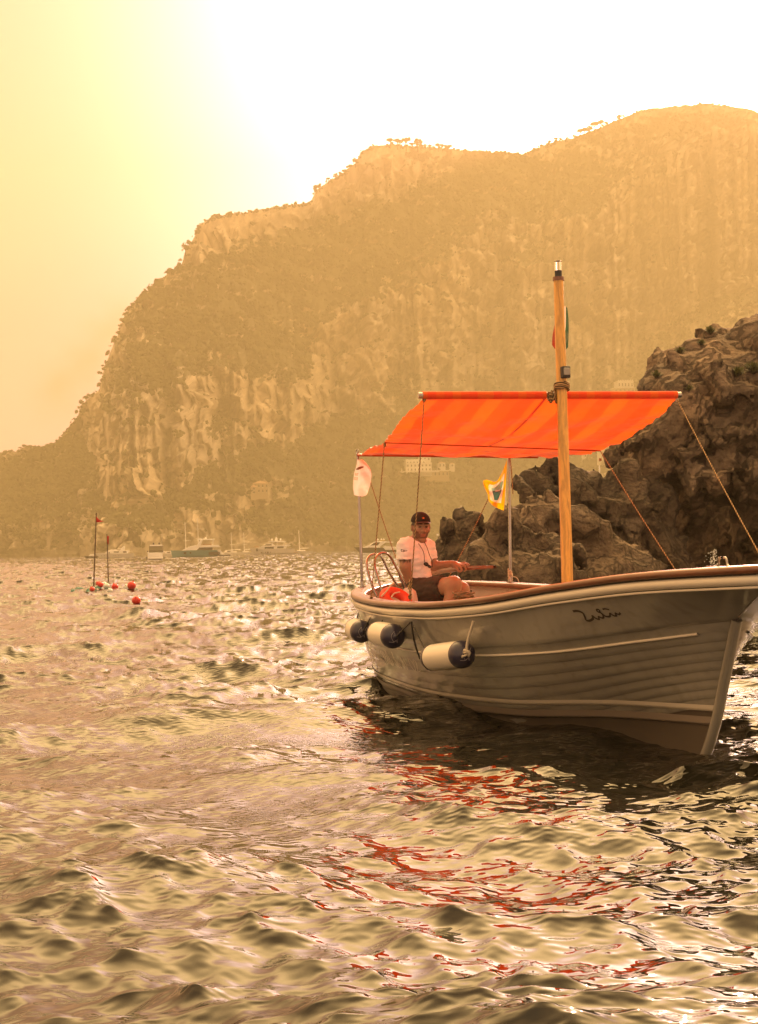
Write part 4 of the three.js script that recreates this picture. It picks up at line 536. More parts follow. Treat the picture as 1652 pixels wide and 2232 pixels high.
    d = smin(d, finger(p, [k[2], J(1013, 1235.5, 0.012), J(1017, 1243, 0.014), J(1013, 1247, 0.006)], 0.011, 0.0075), 0.004); d = smin(d, finger(p, [k[3], J(1005, 1239, 0.035), J(1007, 1245, 0.036), J(1003, 1248, 0.026)], 0.0105, 0.0075), 0.004);
    return smin(d, finger(p, [J(991, 1235, -0.01), J(996, 1241, 0.025), J(1000, 1247, 0.03)], 0.0125, 0.009), 0.008); });
  const handR = bake([wrR[0] - 0.09, wrR[1] - 0.2, wrR[2] - 0.09], [wrR[0] + 0.1, wrR[1] + 0.05, wrR[2] + 0.13], 0.004, (p) => {
    const c = J(897, 1290, 0.075), k = [J(891, 1299, 0.06), J(896, 1301, 0.075), J(901, 1300, 0.088), J(905, 1297, 0.098)];
    let d = cone(p, wrR, c, 0.029, 0.027); for (const q of k) d = smin(d, cone(p, c, q, 0.02, 0.013), 0.012);
    k.forEach((q, i) => { d = smin(d, finger(p, [q, [q[0] + 0.008, q[1] - 0.032, q[2] + 0.018], [q[0] + 0.02, q[1] - 0.05 - 0.004 * (i % 3), q[2] + 0.02]], 0.011, 0.008), 0.004); });
    return smin(d, finger(p, [J(901, 1287, 0.09), J(908, 1294, 0.11), J(910, 1302, 0.112)], 0.012, 0.009), 0.008); });
  const together = [body, headG, handL, handR].map((g) => { const o = g.toNonIndexed(); return o; });
  part('body', mergeGeometries(together), new THREE.MeshPhysicalMaterial({ vertexColors: true, roughness: 0.5, side: THREE.DoubleSide }), man);
  const fold = (p) => 0.006 * n3(p[0] * 9, p[1] * 22, p[2] * 9) + 0.003 * n3(p[0] * 30, p[1] * 40, p[2] * 30);
  const cut = (p, o, n) => (p[0] - o[0]) * n[0] + (p[1] - o[1]) * n[1] + (p[2] - o[2]) * n[2];
  const hemR = [mix(shR[0], elR[0], 0.62), mix(shR[1], elR[1], 0.62), 0], hemL = [mix(shL[0], elL[0], 0.6), mix(shL[1], elL[1], 0.6), 0];
  const shirt = surfaceNet([-0.3, -0.13, -0.3], [0.3, 0.5, 0.3], 0.0085, (x, y, z) => { const p = [x, y, z]; let d = torso(p, 0.004) ; d = Math.max(d, -(y - (pelvis[1] + 0.035 - 0.4 * x))); const sR = Math.max(cone(p, shR, elR, 0.071, 0.061), cut(p, hemR, [0.05, -1, 0])), sL = Math.max(cone(p, shL, elL, 0.068, 0.058), cut(p, hemL, [0.1, -1, 0])); d = smin(d, Math.min(sR, sL), 0.02); d += fold(p); return Math.max(d, -(Math.hypot((x - neck0[0]) * 1, (y - neck0[1] - 0.02) * 1.1, (z - neck0[2] - 0.025)) - 0.074)); });
  const shirtPart = part('shirt', shirt, std(0.84, 0.86, 0.88, 0.9), man);
  const shorts = surfaceNet([-0.25, -0.3, -0.3], [0.5, 0.24, 0.55], 0.0095, (x, y, z) => { const p = [x, y, z], kR = [mix(hipR[0], knR[0], 0.72), mix(hipR[1], knR[1], 0.72), mix(hipR[2], knR[2], 0.72)], kL = [mix(hipL[0], knL[0], 0.7), mix(hipL[1], knL[1], 0.7), mix(hipL[2], knL[2], 0.7)]; const nR = [0.75, 0.05, 0.65], nL = [0.75, 0.02, 0.65]; let d = Math.max(torso(p, 0.012), y - (waist[1] - 0.005 - 0.12 * x)); d = smin(d, Math.max(cone(p, hipR, knR, 0.108, 0.092), cut(p, kR, nR)), 0.025); d = smin(d, Math.max(cone(p, hipL, knL, 0.105, 0.09), cut(p, kL, nL)), 0.025); return d + 1.2 * fold(p); });
  part('shorts', shorts, std(0.045, 0.033, 0.026, 0.92), man);
  // cap: crown, brim and star
  const fromHead = (x, y, z) => { x *= hs; y *= hs; z *= hs; const ct = Math.cos(tilt), st = Math.sin(tilt), y2 = y * ct + z * st, z2 = -y * st + z * ct, c = Math.cos(turn), s = Math.sin(turn); return [x * c + z2 * s + hc[0], y2 + hc[1], -x * s + z2 * c + hc[2]]; };
  const capM = std(0.010, 0.012, 0.013, 0.9), cap = part('cap', grid(48, 16, (u, v) => { const a = u * 2 * Math.PI, b = v * Math.PI / 2, w = 1 + 0.012 * Math.cos(a * 6) * Math.sin(b * 2); return fromHead(0.0865 * w * Math.cos(b) * Math.sin(a), 0.042 + 0.088 * Math.sin(b), -0.010 + 0.106 * w * Math.cos(b) * Math.cos(a)); }), capM, man);
  const brim = (dy) => grid(24, 8, (u, v) => { const a = (u - 0.5) * 2.0, r = mix(0.09, 0.165, v * Math.sqrt(Math.max(0, Math.cos(a * 0.75)))); return fromHead(Math.sin(a) * Math.min(0.088, r * 0.9), 0.056 + dy - 0.22 * Math.pow(Math.sin(a) * 0.085, 2) * 12 - 0.004 * v, -0.012 + Math.cos(a) * r); });
  part('brim', [brim(0), brim(-0.004)], std(0.06, 0.052, 0.045, 0.8), cap);
  const star = new THREE.Shape(); for (let i = 0; i < 10; i++) { const a = i * Math.PI / 5 + Math.PI / 2, r = i % 2 ? 0.005 : 0.0125; i ? star.lineTo(r * Math.cos(a), r * Math.sin(a)) : star.moveTo(r * Math.cos(a), r * Math.sin(a)); }
  const sg = new THREE.ExtrudeGeometry(star, { depth: 0.003, bevelEnabled: false }); sg.rotateX(-0.62).rotateY(turn); const so = fromHead(0, 0.083, 0.0835); part('star_badge', sg.translate(...so), std(0.62, 0.20, 0.03, 0.6), cap);
  const P = (x, y, z) => V(...J(x, y, z)); // sunglasses on a cord
  const cord = part('sunglasses_cord', tube([P(908, 1177, 0.07), P(916, 1189, 0.115), P(924, 1204, 0.135), P(925.5, 1225, 0.135)], 0.0028, 6), blackRubber, man);
  part('sunglasses_cord', tube([P(925, 1178, 0.05), P(932, 1195, 0.105), P(937, 1211, 0.12), P(942, 1224, 0.118), P(942, 1236, 0.118)], 0.0028, 6), blackRubber, man);
  part('sunglasses', [new THREE.SphereGeometry(0.022, 14, 10).scale(1, 0.75, 0.3).rotateZ(-0.5).translate(...J(929, 1230, 0.14)), new THREE.SphereGeometry(0.018, 14, 10).scale(1, 0.7, 0.3).rotateZ(-0.6).translate(...J(935.5, 1235, 0.135)), tube([P(930, 1233, 0.14), P(940, 1236.5, 0.13), P(943, 1236, 0.115)], 0.0028, 6)], std(0.015, 0.012, 0.01, 0.2), cord);
  const font = await new FontLoader().loadAsync('fonts/droid/droid_sans_bold.typeface.json');
  const tg = new TextGeometry('CREW', { font, size: 0.021, depth: 0.0012, curveSegments: 3 }); tg.center(); const c0 = [shR[0] + 0.012, shR[1] - 0.04, shR[2]], tp = tg.attributes.position; // print wrapped round the sleeve
  for (let i = 0; i < tp.count; i++) { const a = tp.getX(i) / 0.0745 + 0.02, r = 0.0765 + tp.getZ(i); tp.setXYZ(i, c0[0] - 0.012 + r * Math.sin(a), c0[1] + tp.getY(i) - 0.28 * tp.getX(i), c0[2] + r * Math.cos(a)); } tg.computeVertexNormals();
  part('sleeve_print', tg, std(0.05, 0.045, 0.05, 0.8), shirtPart);
}

// ---------------------------------------------------------------- buoys, moored yachts, houses and pines
{
  const red = std(0.62, 0.025, 0.018, 0.4), pale = std(0.62, 0.64, 0.60, 0.4), cane = std(0.11, 0.07, 0.04, 0.8), ball = new THREE.SphereGeometry(1, 24, 16), lug = new THREE.CylinderGeometry(0.16, 0.22, 0.34, 10).translate(0, 1.05, 0), spec = [
    [200.7, 1283, 0.075, 1, 'small low red float at the foot of the tall cane'], [214.3, 1273, 0.088, 1, 'red float at the back of the cluster, behind a white one'], [219, 1280, 0.088, 1, 'red float beside the foot of the tall flag cane'], [250.5, 1280, 0.1, 1, 'red float at the right end of the white row'], [286.8, 1279.5, 0.125, 1, 'large red float in front of a large white one'], [234, 1272, 0.07, 1, 'small red float at the foot of the short cane'], [296.9, 1303, 0.1, 1, 'lone red float nearest the camera'],
    [214.8, 1278.5, 0.085, 0, 'white float squeezed between two red ones'], [226.8, 1272.5, 0.085, 0, 'white float at the back of the cluster'], [232, 1280, 0.092, 0, 'white float in the middle of the front row'], [239.5, 1282.5, 0.08, 0, 'low white float left of a red one'], [277.3, 1275, 0.125, 0, 'large white float standing apart from the row']];
  for (const [x, y, r, isRed, label] of spec) {
    const dy = y - horizonAt(x), d = 1.02 * FOCAL / (dy + r * 20), p = at(x, y, d), b = thing('float_buoy', label, 'buoy', [p.x, seaHeight(p.x, p.z) + r * 0.5 + 0.03, p.z], 0, 'net floats by the flag canes'); b.scale.setScalar(r); b.rotation.set(0.3, x, 0.5);
    part('ball', ball, isRed ? red : pale, b); part('lug', lug, isRed ? red : pale, b);
  }
  for (const [x0, y0, x1, y1, label, f] of [[203.7, 1284, 210, 1118, 'tall cane with a spread red pennant among the floats', 1], [236.5, 1270, 233, 1164, 'shorter cane with a limp red pennant among the floats', 0]]) {
    const d = 1.05 * FOCAL / (y0 - horizonAt(x0)), a = at(x0, y0 + 6, d), b = at(x1, y1, d), o = thing('marker_cane', label, 'marker'), L = b.clone().sub(a); o.position.copy(a);
    part('cane', rod(V(0, 0, 0), L, 0.024, 0.016, 8), cane, o);
    const q = L.clone().multiplyScalar(0.965), e = L.clone().multiplyScalar(f ? 0.88 : 0.80);
    part('pennant', grid(10, 8, (u, v) => { const p = q.clone().lerp(e, v), w = f ? 0.23 * (1 - Math.abs(v - 0.75) * 0.9) : 0.05; return [p.x + u * w * (f ? 1 - 0.8 * Math.abs(v - 0.75) : 1) + 0.01, p.y - u * (f ? 0.11 * (0.9 - v) : 0.01), p.z + 0.03 * Math.sin(u * 5 + v * 3)]; }), std(0.55, 0.015, 0.02, 0.8), o);
  }
  const c = at(245, 1279, 47), g = grid(60, 24, (u, v) => { const x = c.x + (u - 0.5) * 2.2, z = c.z + (v - 0.5) * 2.6; return [x, seaHeight(x, z) - 0.035 + 0.09 * n2(x * 2.6, z * 1.9), z]; });
  solo('fishing_net', g, std(0.02, 0.11, 0.09, 0.7), 'green fishing net floating just awash among the floats', 'net');
}
const gel = std(0.88, 0.87, 0.84, 0.3, { clearcoat: 0.4 }), darkGlass = std(0.03, 0.03, 0.03, 0.15), teak = std(0.35, 0.22, 0.12, 0.7), alu = std(0.6, 0.58, 0.55, 0.35), charcoal = std(0.045, 0.045, 0.05, 0.35), seaBlue = std(0.16, 0.36, 0.38, 0.35, { clearcoat: 0.4 });
function yachtHull(L, B, H, rake = 0.16, flare = 1.25, sheer = 0.25) { // bow towards -x, waterline at y = 0
  return grid(36, 10, (u, v) => { const side = v < 0.5 ? 1 : -1, w = Math.abs(v * 2 - 1), t = 1 - w, y = mix(H * (1 + sheer * Math.pow(1 - u, 2)), -0.5, t), b = B / 2 * Math.pow(Math.sin(Math.PI / 2 * Math.min(1, u * 1.9 + 0.02)), 0.8) * mix(flare, 0.72, t) / flare * (1 - 0.12 * Math.pow(u, 3)), x = -L / 2 + u * L + rake * L * t * Math.pow(1 - u, 2); return [x, y, v === 0.5 ? 0 : side * b * (t > 0.95 ? 0.3 : 1)]; });
}
function slab(points, width, z = 0) { const s = new THREE.Shape(points.map(([x, y]) => new THREE.Vector2(x, y))); return new THREE.ExtrudeGeometry(s, { depth: width, bevelEnabled: true, bevelSize: 0.06, bevelThickness: 0.06, bevelSegments: 2 }).translate(0, 0, z - width / 2); }
function moored(name, label, vx, d, yaw, category = 'yacht') { const p = at(vx, horizonAt(vx), d * 0.72), o = thing(name, label, category, [p.x, 0, p.z], yaw, 'boats moored across the bay'); o.scale.setScalar(0.76); return o; }
function deckPlate(L, B, H, o, m = gel) { return part('deck', grid(24, 1, (u, v) => [-L / 2 + u * L, H * (1 + 0.25 * Math.pow(1 - u, 2)) - 0.05, (v - 0.5) * B * Math.pow(Math.sin(Math.PI / 2 * Math.min(1, u * 1.9 + 0.02)), 0.8)]), m, o); }
function panes(list, z, o, m = darkGlass) { for (const [x, y, w, h] of list) for (const s of [1, -1]) part('window', box(w, h, 0.06, x, y, s * z, 0.02), m, o); }
{ // large white motor yacht
  const y = moored('motor_yacht', 'largest white motor yacht with two radar domes, right of the sail masts', 592, 620, 0.12), L = 17.2, B = 4.6, H = 2.0; part('hull', yachtHull(L, B, H), gel, y); deckPlate(L, B, H, y);
  part('saloon', slab([[-5.4, 1.9], [-3.6, 2.9], [5.6, 2.9], [5.2, 1.9]], 3.8), gel, y); part('main_roof', slab([[-6.4, 2.5], [-2.8, 3.15], [7.0, 3.25], [6.9, 2.98], [-2.6, 2.85]], 4.3), gel, y);
  part('wheelhouse', slab([[-3.5, 3.1], [-1.8, 3.95], [0.2, 4.0], [1.4, 3.1]], 3.2), gel, y); part('hardtop', slab([[-1.0, 4.75], [-0.6, 4.98], [5.2, 4.72], [5.1, 4.52], [0.2, 4.6]], 3.6), gel, y);
  for (const [x, s] of [[0.4, 1], [0.4, -1], [2.0, 1], [2.0, -1], [4.6, 1], [4.6, -1]]) part('stanchion', rod(V(x, 3.1, s * 1.5), V(x + 0.2, 4.6, s * 1.6), 0.06), gel, y);
  const m = part('radar_mast', slab([[1.3, 4.8], [1.6, 6.4], [2.0, 6.4], [2.4, 4.8]], 0.5), gel, y); part('antenna', rod(V(1.8, 6.4, 0), V(1.8, 8.0, 0), 0.05), alu, m); part('scanner', box(0.2, 0.16, 1.6, 1.5, 6.1, 0, 0.04), gel, m);
  for (const x of [0.2, 3.4]) part('radar_dome', new THREE.SphereGeometry(0.36, 16, 12).scale(1, 1.2, 1).translate(x, 5.45, 0.4), gel, y);
  panes([[-1.0, 2.45, 3.4, 0.66], [3.2, 2.5, 2.4, 0.6], [-5.6, 1.75, 0.6, 1.0], [-3.9, 0.75, 0.6, 0.42], [-2.4, 0.75, 0.22, 0.42], [-1.6, 0.75, 0.6, 0.42], [-0.5, 0.75, 0.2, 0.42], [-1.2, 3.55, 2.2, 0.5]], 2.05, y); part('windscreen', slab([[-3.3, 3.2], [-1.8, 3.85], [-1.5, 3.85], [-2.6, 3.2]], 3.4), darkGlass, y);
  part('aft_rail', [rod(V(5.4, 3.3, 2), V(7.0, 3.9, 2), 0.04), rod(V(7.0, 3.9, -2), V(7.0, 3.9, 2), 0.04), rod(V(5.4, 3.3, -2), V(7.0, 3.9, -2), 0.04)], alu, y); part('sunbed', box(1.6, 0.5, 2, -5.6, 2.9, 0, 0.1), teak, y); part('swim_platform', box(1.4, 0.2, 4, 8.9, 0.45, 0, 0.05), teak, y);
}
{ // pale blue catamaran-style yacht
  const y = moored('motor_yacht', 'pale blue motor yacht with curved white superstructure', 432, 480, 0.15), L = 13.4, B = 5, H = 1.9; part('hull', yachtHull(L, B, H, 0.04, 1.1, 0.05).translate(-1.2, 0, 0), seaBlue, y); deckPlate(L, B, H, y);
  part('superstructure', slab([[-4.8, 1.9], [-2.6, 2.95], [-1.0, 3.3], [5.8, 3.25], [6.4, 2.75], [0.2, 2.75], [-0.6, 1.9]], 4.2), gel, y); part('saloon_glass', slab([[-3.4, 2.0], [-1.6, 2.75], [4.0, 2.75], [4.0, 1.7], [-0.2, 1.7]], 4.0), darkGlass, y);
  part('side_arch', slab([[-0.6, 2.9], [0.8, 5.0], [1.3, 5.0], [0.4, 2.9]], 4.3), gel, y); part('hardtop', slab([[-0.4, 4.9], [0.1, 5.15], [4.6, 5.05], [4.6, 4.88]], 3.8), gel, y); part('flybridge_seat', box(2.4, 0.5, 3.4, 2.6, 3.5, 0, 0.1), teak, y);
  for (const s of [1, -1]) part('stanchion', rod(V(4.2, 3.2, s * 1.7), V(4.4, 4.9, s * 1.7), 0.06), gel, y);
  panes([[-3.9, 1.15, 0.75, 0.6], [-2.3, 1.2, 0.45, 0.4], [4.5, 0.9, 3.2, 0.8]], 2.35, y); part('aft_steps', slab([[5.2, 1.9], [6.8, 0.4], [7.6, 0.3], [6.2, 1.9]], 4.2), gel, y); part('swim_platform', box(2.2, 0.16, 4.4, 7.0, 0.4, 0, 0.04), charcoal, y); part('antenna', [rod(V(2.4, 5.1, 0.5), V(2.6, 6.4, 0.5), 0.07), box(0.5, 0.35, 0.4, 2.2, 5.4, 0.4, 0.1)], gel, y);
  const t = moored('tender', 'dark inflatable tender at the blue yacht\'s stern', 488, 478, 0.1, 'dinghy'); part('tube', tube([[-1.4, 0.3, 0.6], [0.8, 0.3, 0.65], [1.7, 0.42, 0], [0.8, 0.3, -0.65], [-1.4, 0.3, -0.6]], 0.24, 10), charcoal, t); part('outboard', box(0.35, 0.9, 0.4, -1.6, 0.7, 0, 0.08), charcoal, t); part('floor', box(2.4, 0.1, 1.0, -0.2, 0.2, 0), alu, t);
}
{ // boat seen from astern
  const y = moored('sports_cruiser', 'motor cruiser seen from astern with two dark domes on top', 341, 330, Math.PI / 2 + 0.05), L = 8, B = 3.5, H = 1.55; y.rotation.y = -Math.PI / 2 + 0.08; part('hull', yachtHull(L, B, H, 0.1, 1.2, 0.1).rotateY(0), std(0.62, 0.56, 0.42, 0.4), y); deckPlate(L, B, H, y);
  part('transom', box(0.2, 1.5, B * 0.84, L / 2 - 0.05, 0.72, 0, 0.05), gel, y); part('transom_panel', box(0.1, 0.75, B * 0.55, L / 2 + 0.08, 1.05, 0.12, 0.03), gel, y); part('swim_platform', box(0.9, 0.12, B * 0.8, L / 2 + 0.45, 0.28, 0, 0.03), alu, y);
  part('canopy', slab([[-2.0, 1.5], [-1.2, 2.75], [1.8, 2.85], [2.6, 1.9], [2.6, 1.5]], 2.5), std(0.10, 0.085, 0.045, 0.6), y); part('canopy_frame', slab([[-1.3, 2.74], [-1.2, 2.92], [1.9, 2.98], [1.9, 2.84]], 2.3), gel, y);
  for (const z of [-0.62, 0.5]) part('engine_dome', new THREE.CapsuleGeometry(0.16, 0.24, 6, 12).translate(0.8, 3.2, z), charcoal, y);
  part('antenna', rod(V(0.5, 2.9, -1.1), V(0.5, 5.2, -1.2), 0.03), alu, y); for (const s of [1, -1]) { part('fender', new THREE.CapsuleGeometry(0.15, 0.2, 6, 10).translate(L / 2 - 0.2, 0.45, s * 1.7), charcoal, y); part('stern_light', new THREE.CapsuleGeometry(0.15, 0.2, 6, 10).rotateZ(1.5).translate(L / 2 - 0.4, 1.75, s * 1.5), charcoal, y); }
}
{ // white yacht at the left with a dark boat before it
  const y = moored('motor_yacht', 'long white motor yacht left of the stern-on cruiser', 249, 560, 0.1), L = 13.2, B = 3.6, H = 1.4; part('hull', yachtHull(L, B, H), gel, y); deckPlate(L, B, H, y); part('saloon', slab([[-3.6, 1.4], [-2.0, 2.3], [5.0, 2.4], [5.0, 2.15], [4.2, 1.4]], 3.0), gel, y); part('roof', slab([[-2.2, 2.4], [-1.0, 2.75], [0.8, 2.75], [1.0, 2.4]], 2.4), gel, y); part('radar_arch', slab([[1.8, 2.3], [3.2, 3.9], [3.6, 3.9], [3.4, 2.3]], 2.4), gel, y); part('arch_top', box(2.2, 0.2, 2.2, 2.4, 3.1, 0, 0.06), gel, y); panes([[-1.6, 1.75, 0.3, 0.6], [0.8, 1.95, 1.8, 0.4], [3.6, 1.9, 1.2, 0.5], ...[-4.2, -3.2, -2.4, -0.2, 0.4, 1.6].map((x) => [x, 0.8, 0.16, 0.16])], 1.56, y);
  const t = moored('launch', 'low dark launch at the left end of the moored boats', 198, 555, 0.05, 'boat'); part('hull', yachtHull(4.6, 1.6, 0.7), charcoal, t); deckPlate(4.6, 1.6, 0.7, t); part('cuddy', slab([[-0.8, 0.7], [-0.2, 1.3], [1.0, 1.3], [1.2, 0.7]], 1.1), gel, t);
}
{ // dark-hulled motor boat left of the helmsman
  const y = moored('motor_yacht', 'dark hulled motor yacht with white top behind the stern pole', 820, 560, 0.08), L = 15.2, B = 4, H = 1.55; part('hull', yachtHull(L, B, H, 0.16, 1.3, 0.3), charcoal, y); deckPlate(L, B, H, y); part('coachroof', slab([[-5.0, 1.7], [-2.4, 2.5], [-0.6, 3.6], [3.0, 3.75], [3.2, 3.5], [1.4, 2.2], [1.0, 1.6]], 3.2), gel, y); part('windscreen', slab([[-2.0, 2.5], [-0.6, 3.4], [1.2, 3.45], [0.4, 2.5]], 3.3), darkGlass, y); part('hardtop', slab([[-0.4, 3.6], [0.0, 3.85], [5.6, 3.5], [5.6, 3.3]], 3.0), gel, y);
  for (const x of [0.6, 1.8, 2.6]) part('radar_dome', new THREE.SphereGeometry(0.3, 14, 10).translate(x, 4.4, 0.2), gel, y); part('cockpit_coaming', slab([[2.4, 1.5], [2.8, 2.2], [7.0, 1.6], [7.2, 0.9], [3.0, 0.9]], 3.7), gel, y); part('bow_rail', [rod(V(-7.2, 2.0, 0), V(-7.0, 2.9, 0), 0.04), rod(V(-7.0, 2.9, 0), V(-4, 2.6, 1.2), 0.04), rod(V(-7.0, 2.9, 0), V(-4, 2.6, -1.2), 0.04)], alu, y); part('life_raft', box(1.8, 0.4, 1.4, 2.2, 4.0, 0, 0.12), std(0.45, 0.32, 0.12, 0.6), y);
}
function sailboat(vx, d, L, mast, label, spreaders = 1) {
  const y = moored('sailing_boat', label, vx, d, 0.2 + 0.4 * n2(vx, 1), 'sailing boat'); part('hull', yachtHull(L, L * 0.28, 0.9), gel, y); deckPlate(L, L * 0.28, 0.9, y); part('coachroof', slab([[-L * 0.2, 0.85], [-L * 0.12, 1.3], [L * 0.15, 1.3], [L * 0.2, 0.85]], L * 0.16), gel, y);
  const m = part('mast', rod(V(-L * 0.05, 0.9, 0), V(-L * 0.05 - 0.25, mast, 0), 0.19, 0.13), gel, y); for (let i = 0; i < spreaders; i++) part('spreader', rod(V(-L * 0.06, mast * (0.45 + 0.25 * i), -L * 0.11), V(-L * 0.06, mast * (0.45 + 0.25 * i), L * 0.11), 0.08).rotateY(1.2), gel, m);
  part('boom', rod(V(-L * 0.05, 2.0, 0), V(L * 0.35, 2.1, 0), 0.14), gel, y); part('forestay', rod(V(-L * 0.48, 1.1, 0), V(-L * 0.05 - 0.22, mast * 0.96, 0), 0.02), alu, y); part('backstay', rod(V(L * 0.48, 0.9, 0), V(-L * 0.05 - 0.25, mast * 0.98, 0), 0.02), alu, y);
}
sailboat(409, 640, 13, 13.2, 'sailing boat half hidden by the blue yacht\'s bow, mast with spreader', 1); sailboat(437, 635, 15, 14.6, 'sailing boat directly behind the blue yacht, tallest mast with two spreaders', 2);
sailboat(508, 700, 9, 9.4, 'small sailing boat just right of the blue yacht'); sailboat(535, 720, 9, 9.6, 'small sailing boat beside the largest white yacht\'s bow'); sailboat(656, 640, 9.5, 9.0, 'small sailing boat alone right of the largest yacht');
sailboat(1012, 560, 12, 15.5, 'sailing boat behind the leftmost boulder, only its mast showing'); sailboat(1111, 470, 14, 19.5, 'sailing boat behind the rocks beside the yellow flag pole'); sailboat(1320, 330, 13, 17.2, 'sailing boat mast showing between the rocks right of the mast');
for (const [vx, d, L, label] of [[497, 690, 7, 'small white cruiser in the gap right of the blue yacht'], [366, 640, 6, 'small white cruiser behind the stern-on cruiser'], [957, 420, 4.5, 'small white boat with a flag just right of the helmsman']]) {
  const y = moored('cabin_cruiser', label, vx, d, 0.3, 'boat'); part('hull', yachtHull(L, L * 0.34, 0.9), gel, y); deckPlate(L, L * 0.34, 0.9, y); part('cabin', slab([[-L * 0.25, 0.85], [-L * 0.1, 1.9], [L * 0.25, 1.95], [L * 0.28, 0.85]], L * 0.26), gel, y); panes([[L * 0.02, 1.45, L * 0.2, 0.4]], L * 0.15, y); if (d < 500) { const f = part('flag_staff', rod(V(-0.6, 1.9, 0), V(-0.6, 4.9, 0), 0.03), alu, y); part('flag', box(0.5, 0.5, 0.02, -0.3, 4.6, 0), gel, f); }
}
// houses on the slope: white cubes with real openings
const limewash = std(0.88, 0.86, 0.82, 0.85), shade = std(0.10, 0.085, 0.06, 0.7), tile = std(0.36, 0.22, 0.13, 0.9), ochre = std(0.50, 0.42, 0.30, 0.9);
function house(name, label, vx, vy, w, h, deep, cols, rows, extra = {}) {
  const hy = horizonAt(vx), e = (hy - vy) / (hy - ridgeLine(vx)), q = slopePoint(vx, e), d = -q.z - 14, p = at(vx, vy, d), o = thing(name, label, 'house', p.toArray(), extra.turn ?? 0.15, extra.group);
  part('wall', box(w, h + 3, deep, 0, h / 2 - 1.5, -deep / 2 + 2), extra.wall ?? limewash, o);
  const roof = part('roof', extra.flat ? box(w + 0.5, 0.5, deep + 0.5, 0, h + 0.25, -deep / 2 + 2) : new THREE.CylinderGeometry(0.01, 1, 1, 4, 1).rotateY(Math.PI / 4).scale(w * 0.78, h * 0.32, deep * 0.78).translate(0, h + h * 0.16, -deep / 2 + 2), extra.flat ? limewash : tile, o);
  if (extra.battle) for (let i = 0; i < 9; i++) part('merlon', box(w / 16, 0.9, 0.6, -w / 2 + (i + 0.5) * w / 9, h + 0.9, 2), limewash, roof);
  for (let i = 0; i < cols; i++) for (let j = 0; j < rows; j++) { const ww = part('window', box(w / cols * 0.34, h / rows * 0.48, 0.3, -w / 2 + (i + 0.5) * w / cols, (j + 0.5) * h / rows, 2.02), shade, o); part('sill', box(w / cols * 0.44, 0.14, 0.5, -w / 2 + (i + 0.5) * w / cols, (j + 0.5) * h / rows - h / rows * 0.27, 2.1), limewash, ww); }
  if (extra.terrace) { const t = part('terrace', box(w * 1.5, 0.7, 3, 0, -0.3, 4), limewash, o); for (let i = 0; i < 7; i++) part('pillar', box(0.35, 2.2, 0.35, -w * 0.7 + i * w * 0.23, 0.9, 5.2), limewash, t); }
  return o;
}
const village = 'white houses on the slope under the awning';
house('villa', 'lone pale villa with many windows low on the cliff', 568, 1076, 8.5, 5.6, 8, 4, 2, { wall: ochre }); house('annexe', 'small pale annexe on the left side of the lone villa', 553, 1078, 3.4, 4.2, 5, 1, 2, { wall: ochre });
house('hotel', 'largest white building, stepped above a pillared terrace', 912, 1028, 17, 5.2, 10, 7, 2, { flat: true, terrace: true, group: village }); house('hotel_wing', 'long white upper wing behind the largest white building', 905, 1017, 13, 4.2, 8, 6, 1, { flat: true, group: village }); house('chapel', 'small white house alone above the largest building', 925, 1006, 8, 3.2, 6, 3, 1, { flat: true, group: village }); house('cottage', 'small white cottage right of the largest building', 962, 1020, 5, 3.4, 5, 2, 1, { group: village }); house('terrace_house', 'low pale row of houses right below the hotel', 952, 1040, 16, 4, 6, 6, 1, { flat: true, wall: ochre, group: village }); house('cottage', 'tiny white cottage furthest right of the village', 985, 1019, 3, 2.6, 4, 1, 1, { group: village });
house('castle', 'white castle with battlements beside the overhanging rock', 1362, 846, 13, 5, 10, 5, 1, { flat: true, battle: true }); house('lower_castle', 'pale lower storey under the white castle', 1360, 858, 17, 4, 10, 5, 1, { flat: true, wall: ochre }); house('manor', 'white manor with tall windows between awning and rock', 1322, 1003, 9.5, 6.5, 8, 4, 2, { flat: true, terrace: true }); house('gatehouse', 'small white gatehouse left of the white manor', 1278, 998, 5, 3.2, 5, 2, 1, { flat: true });
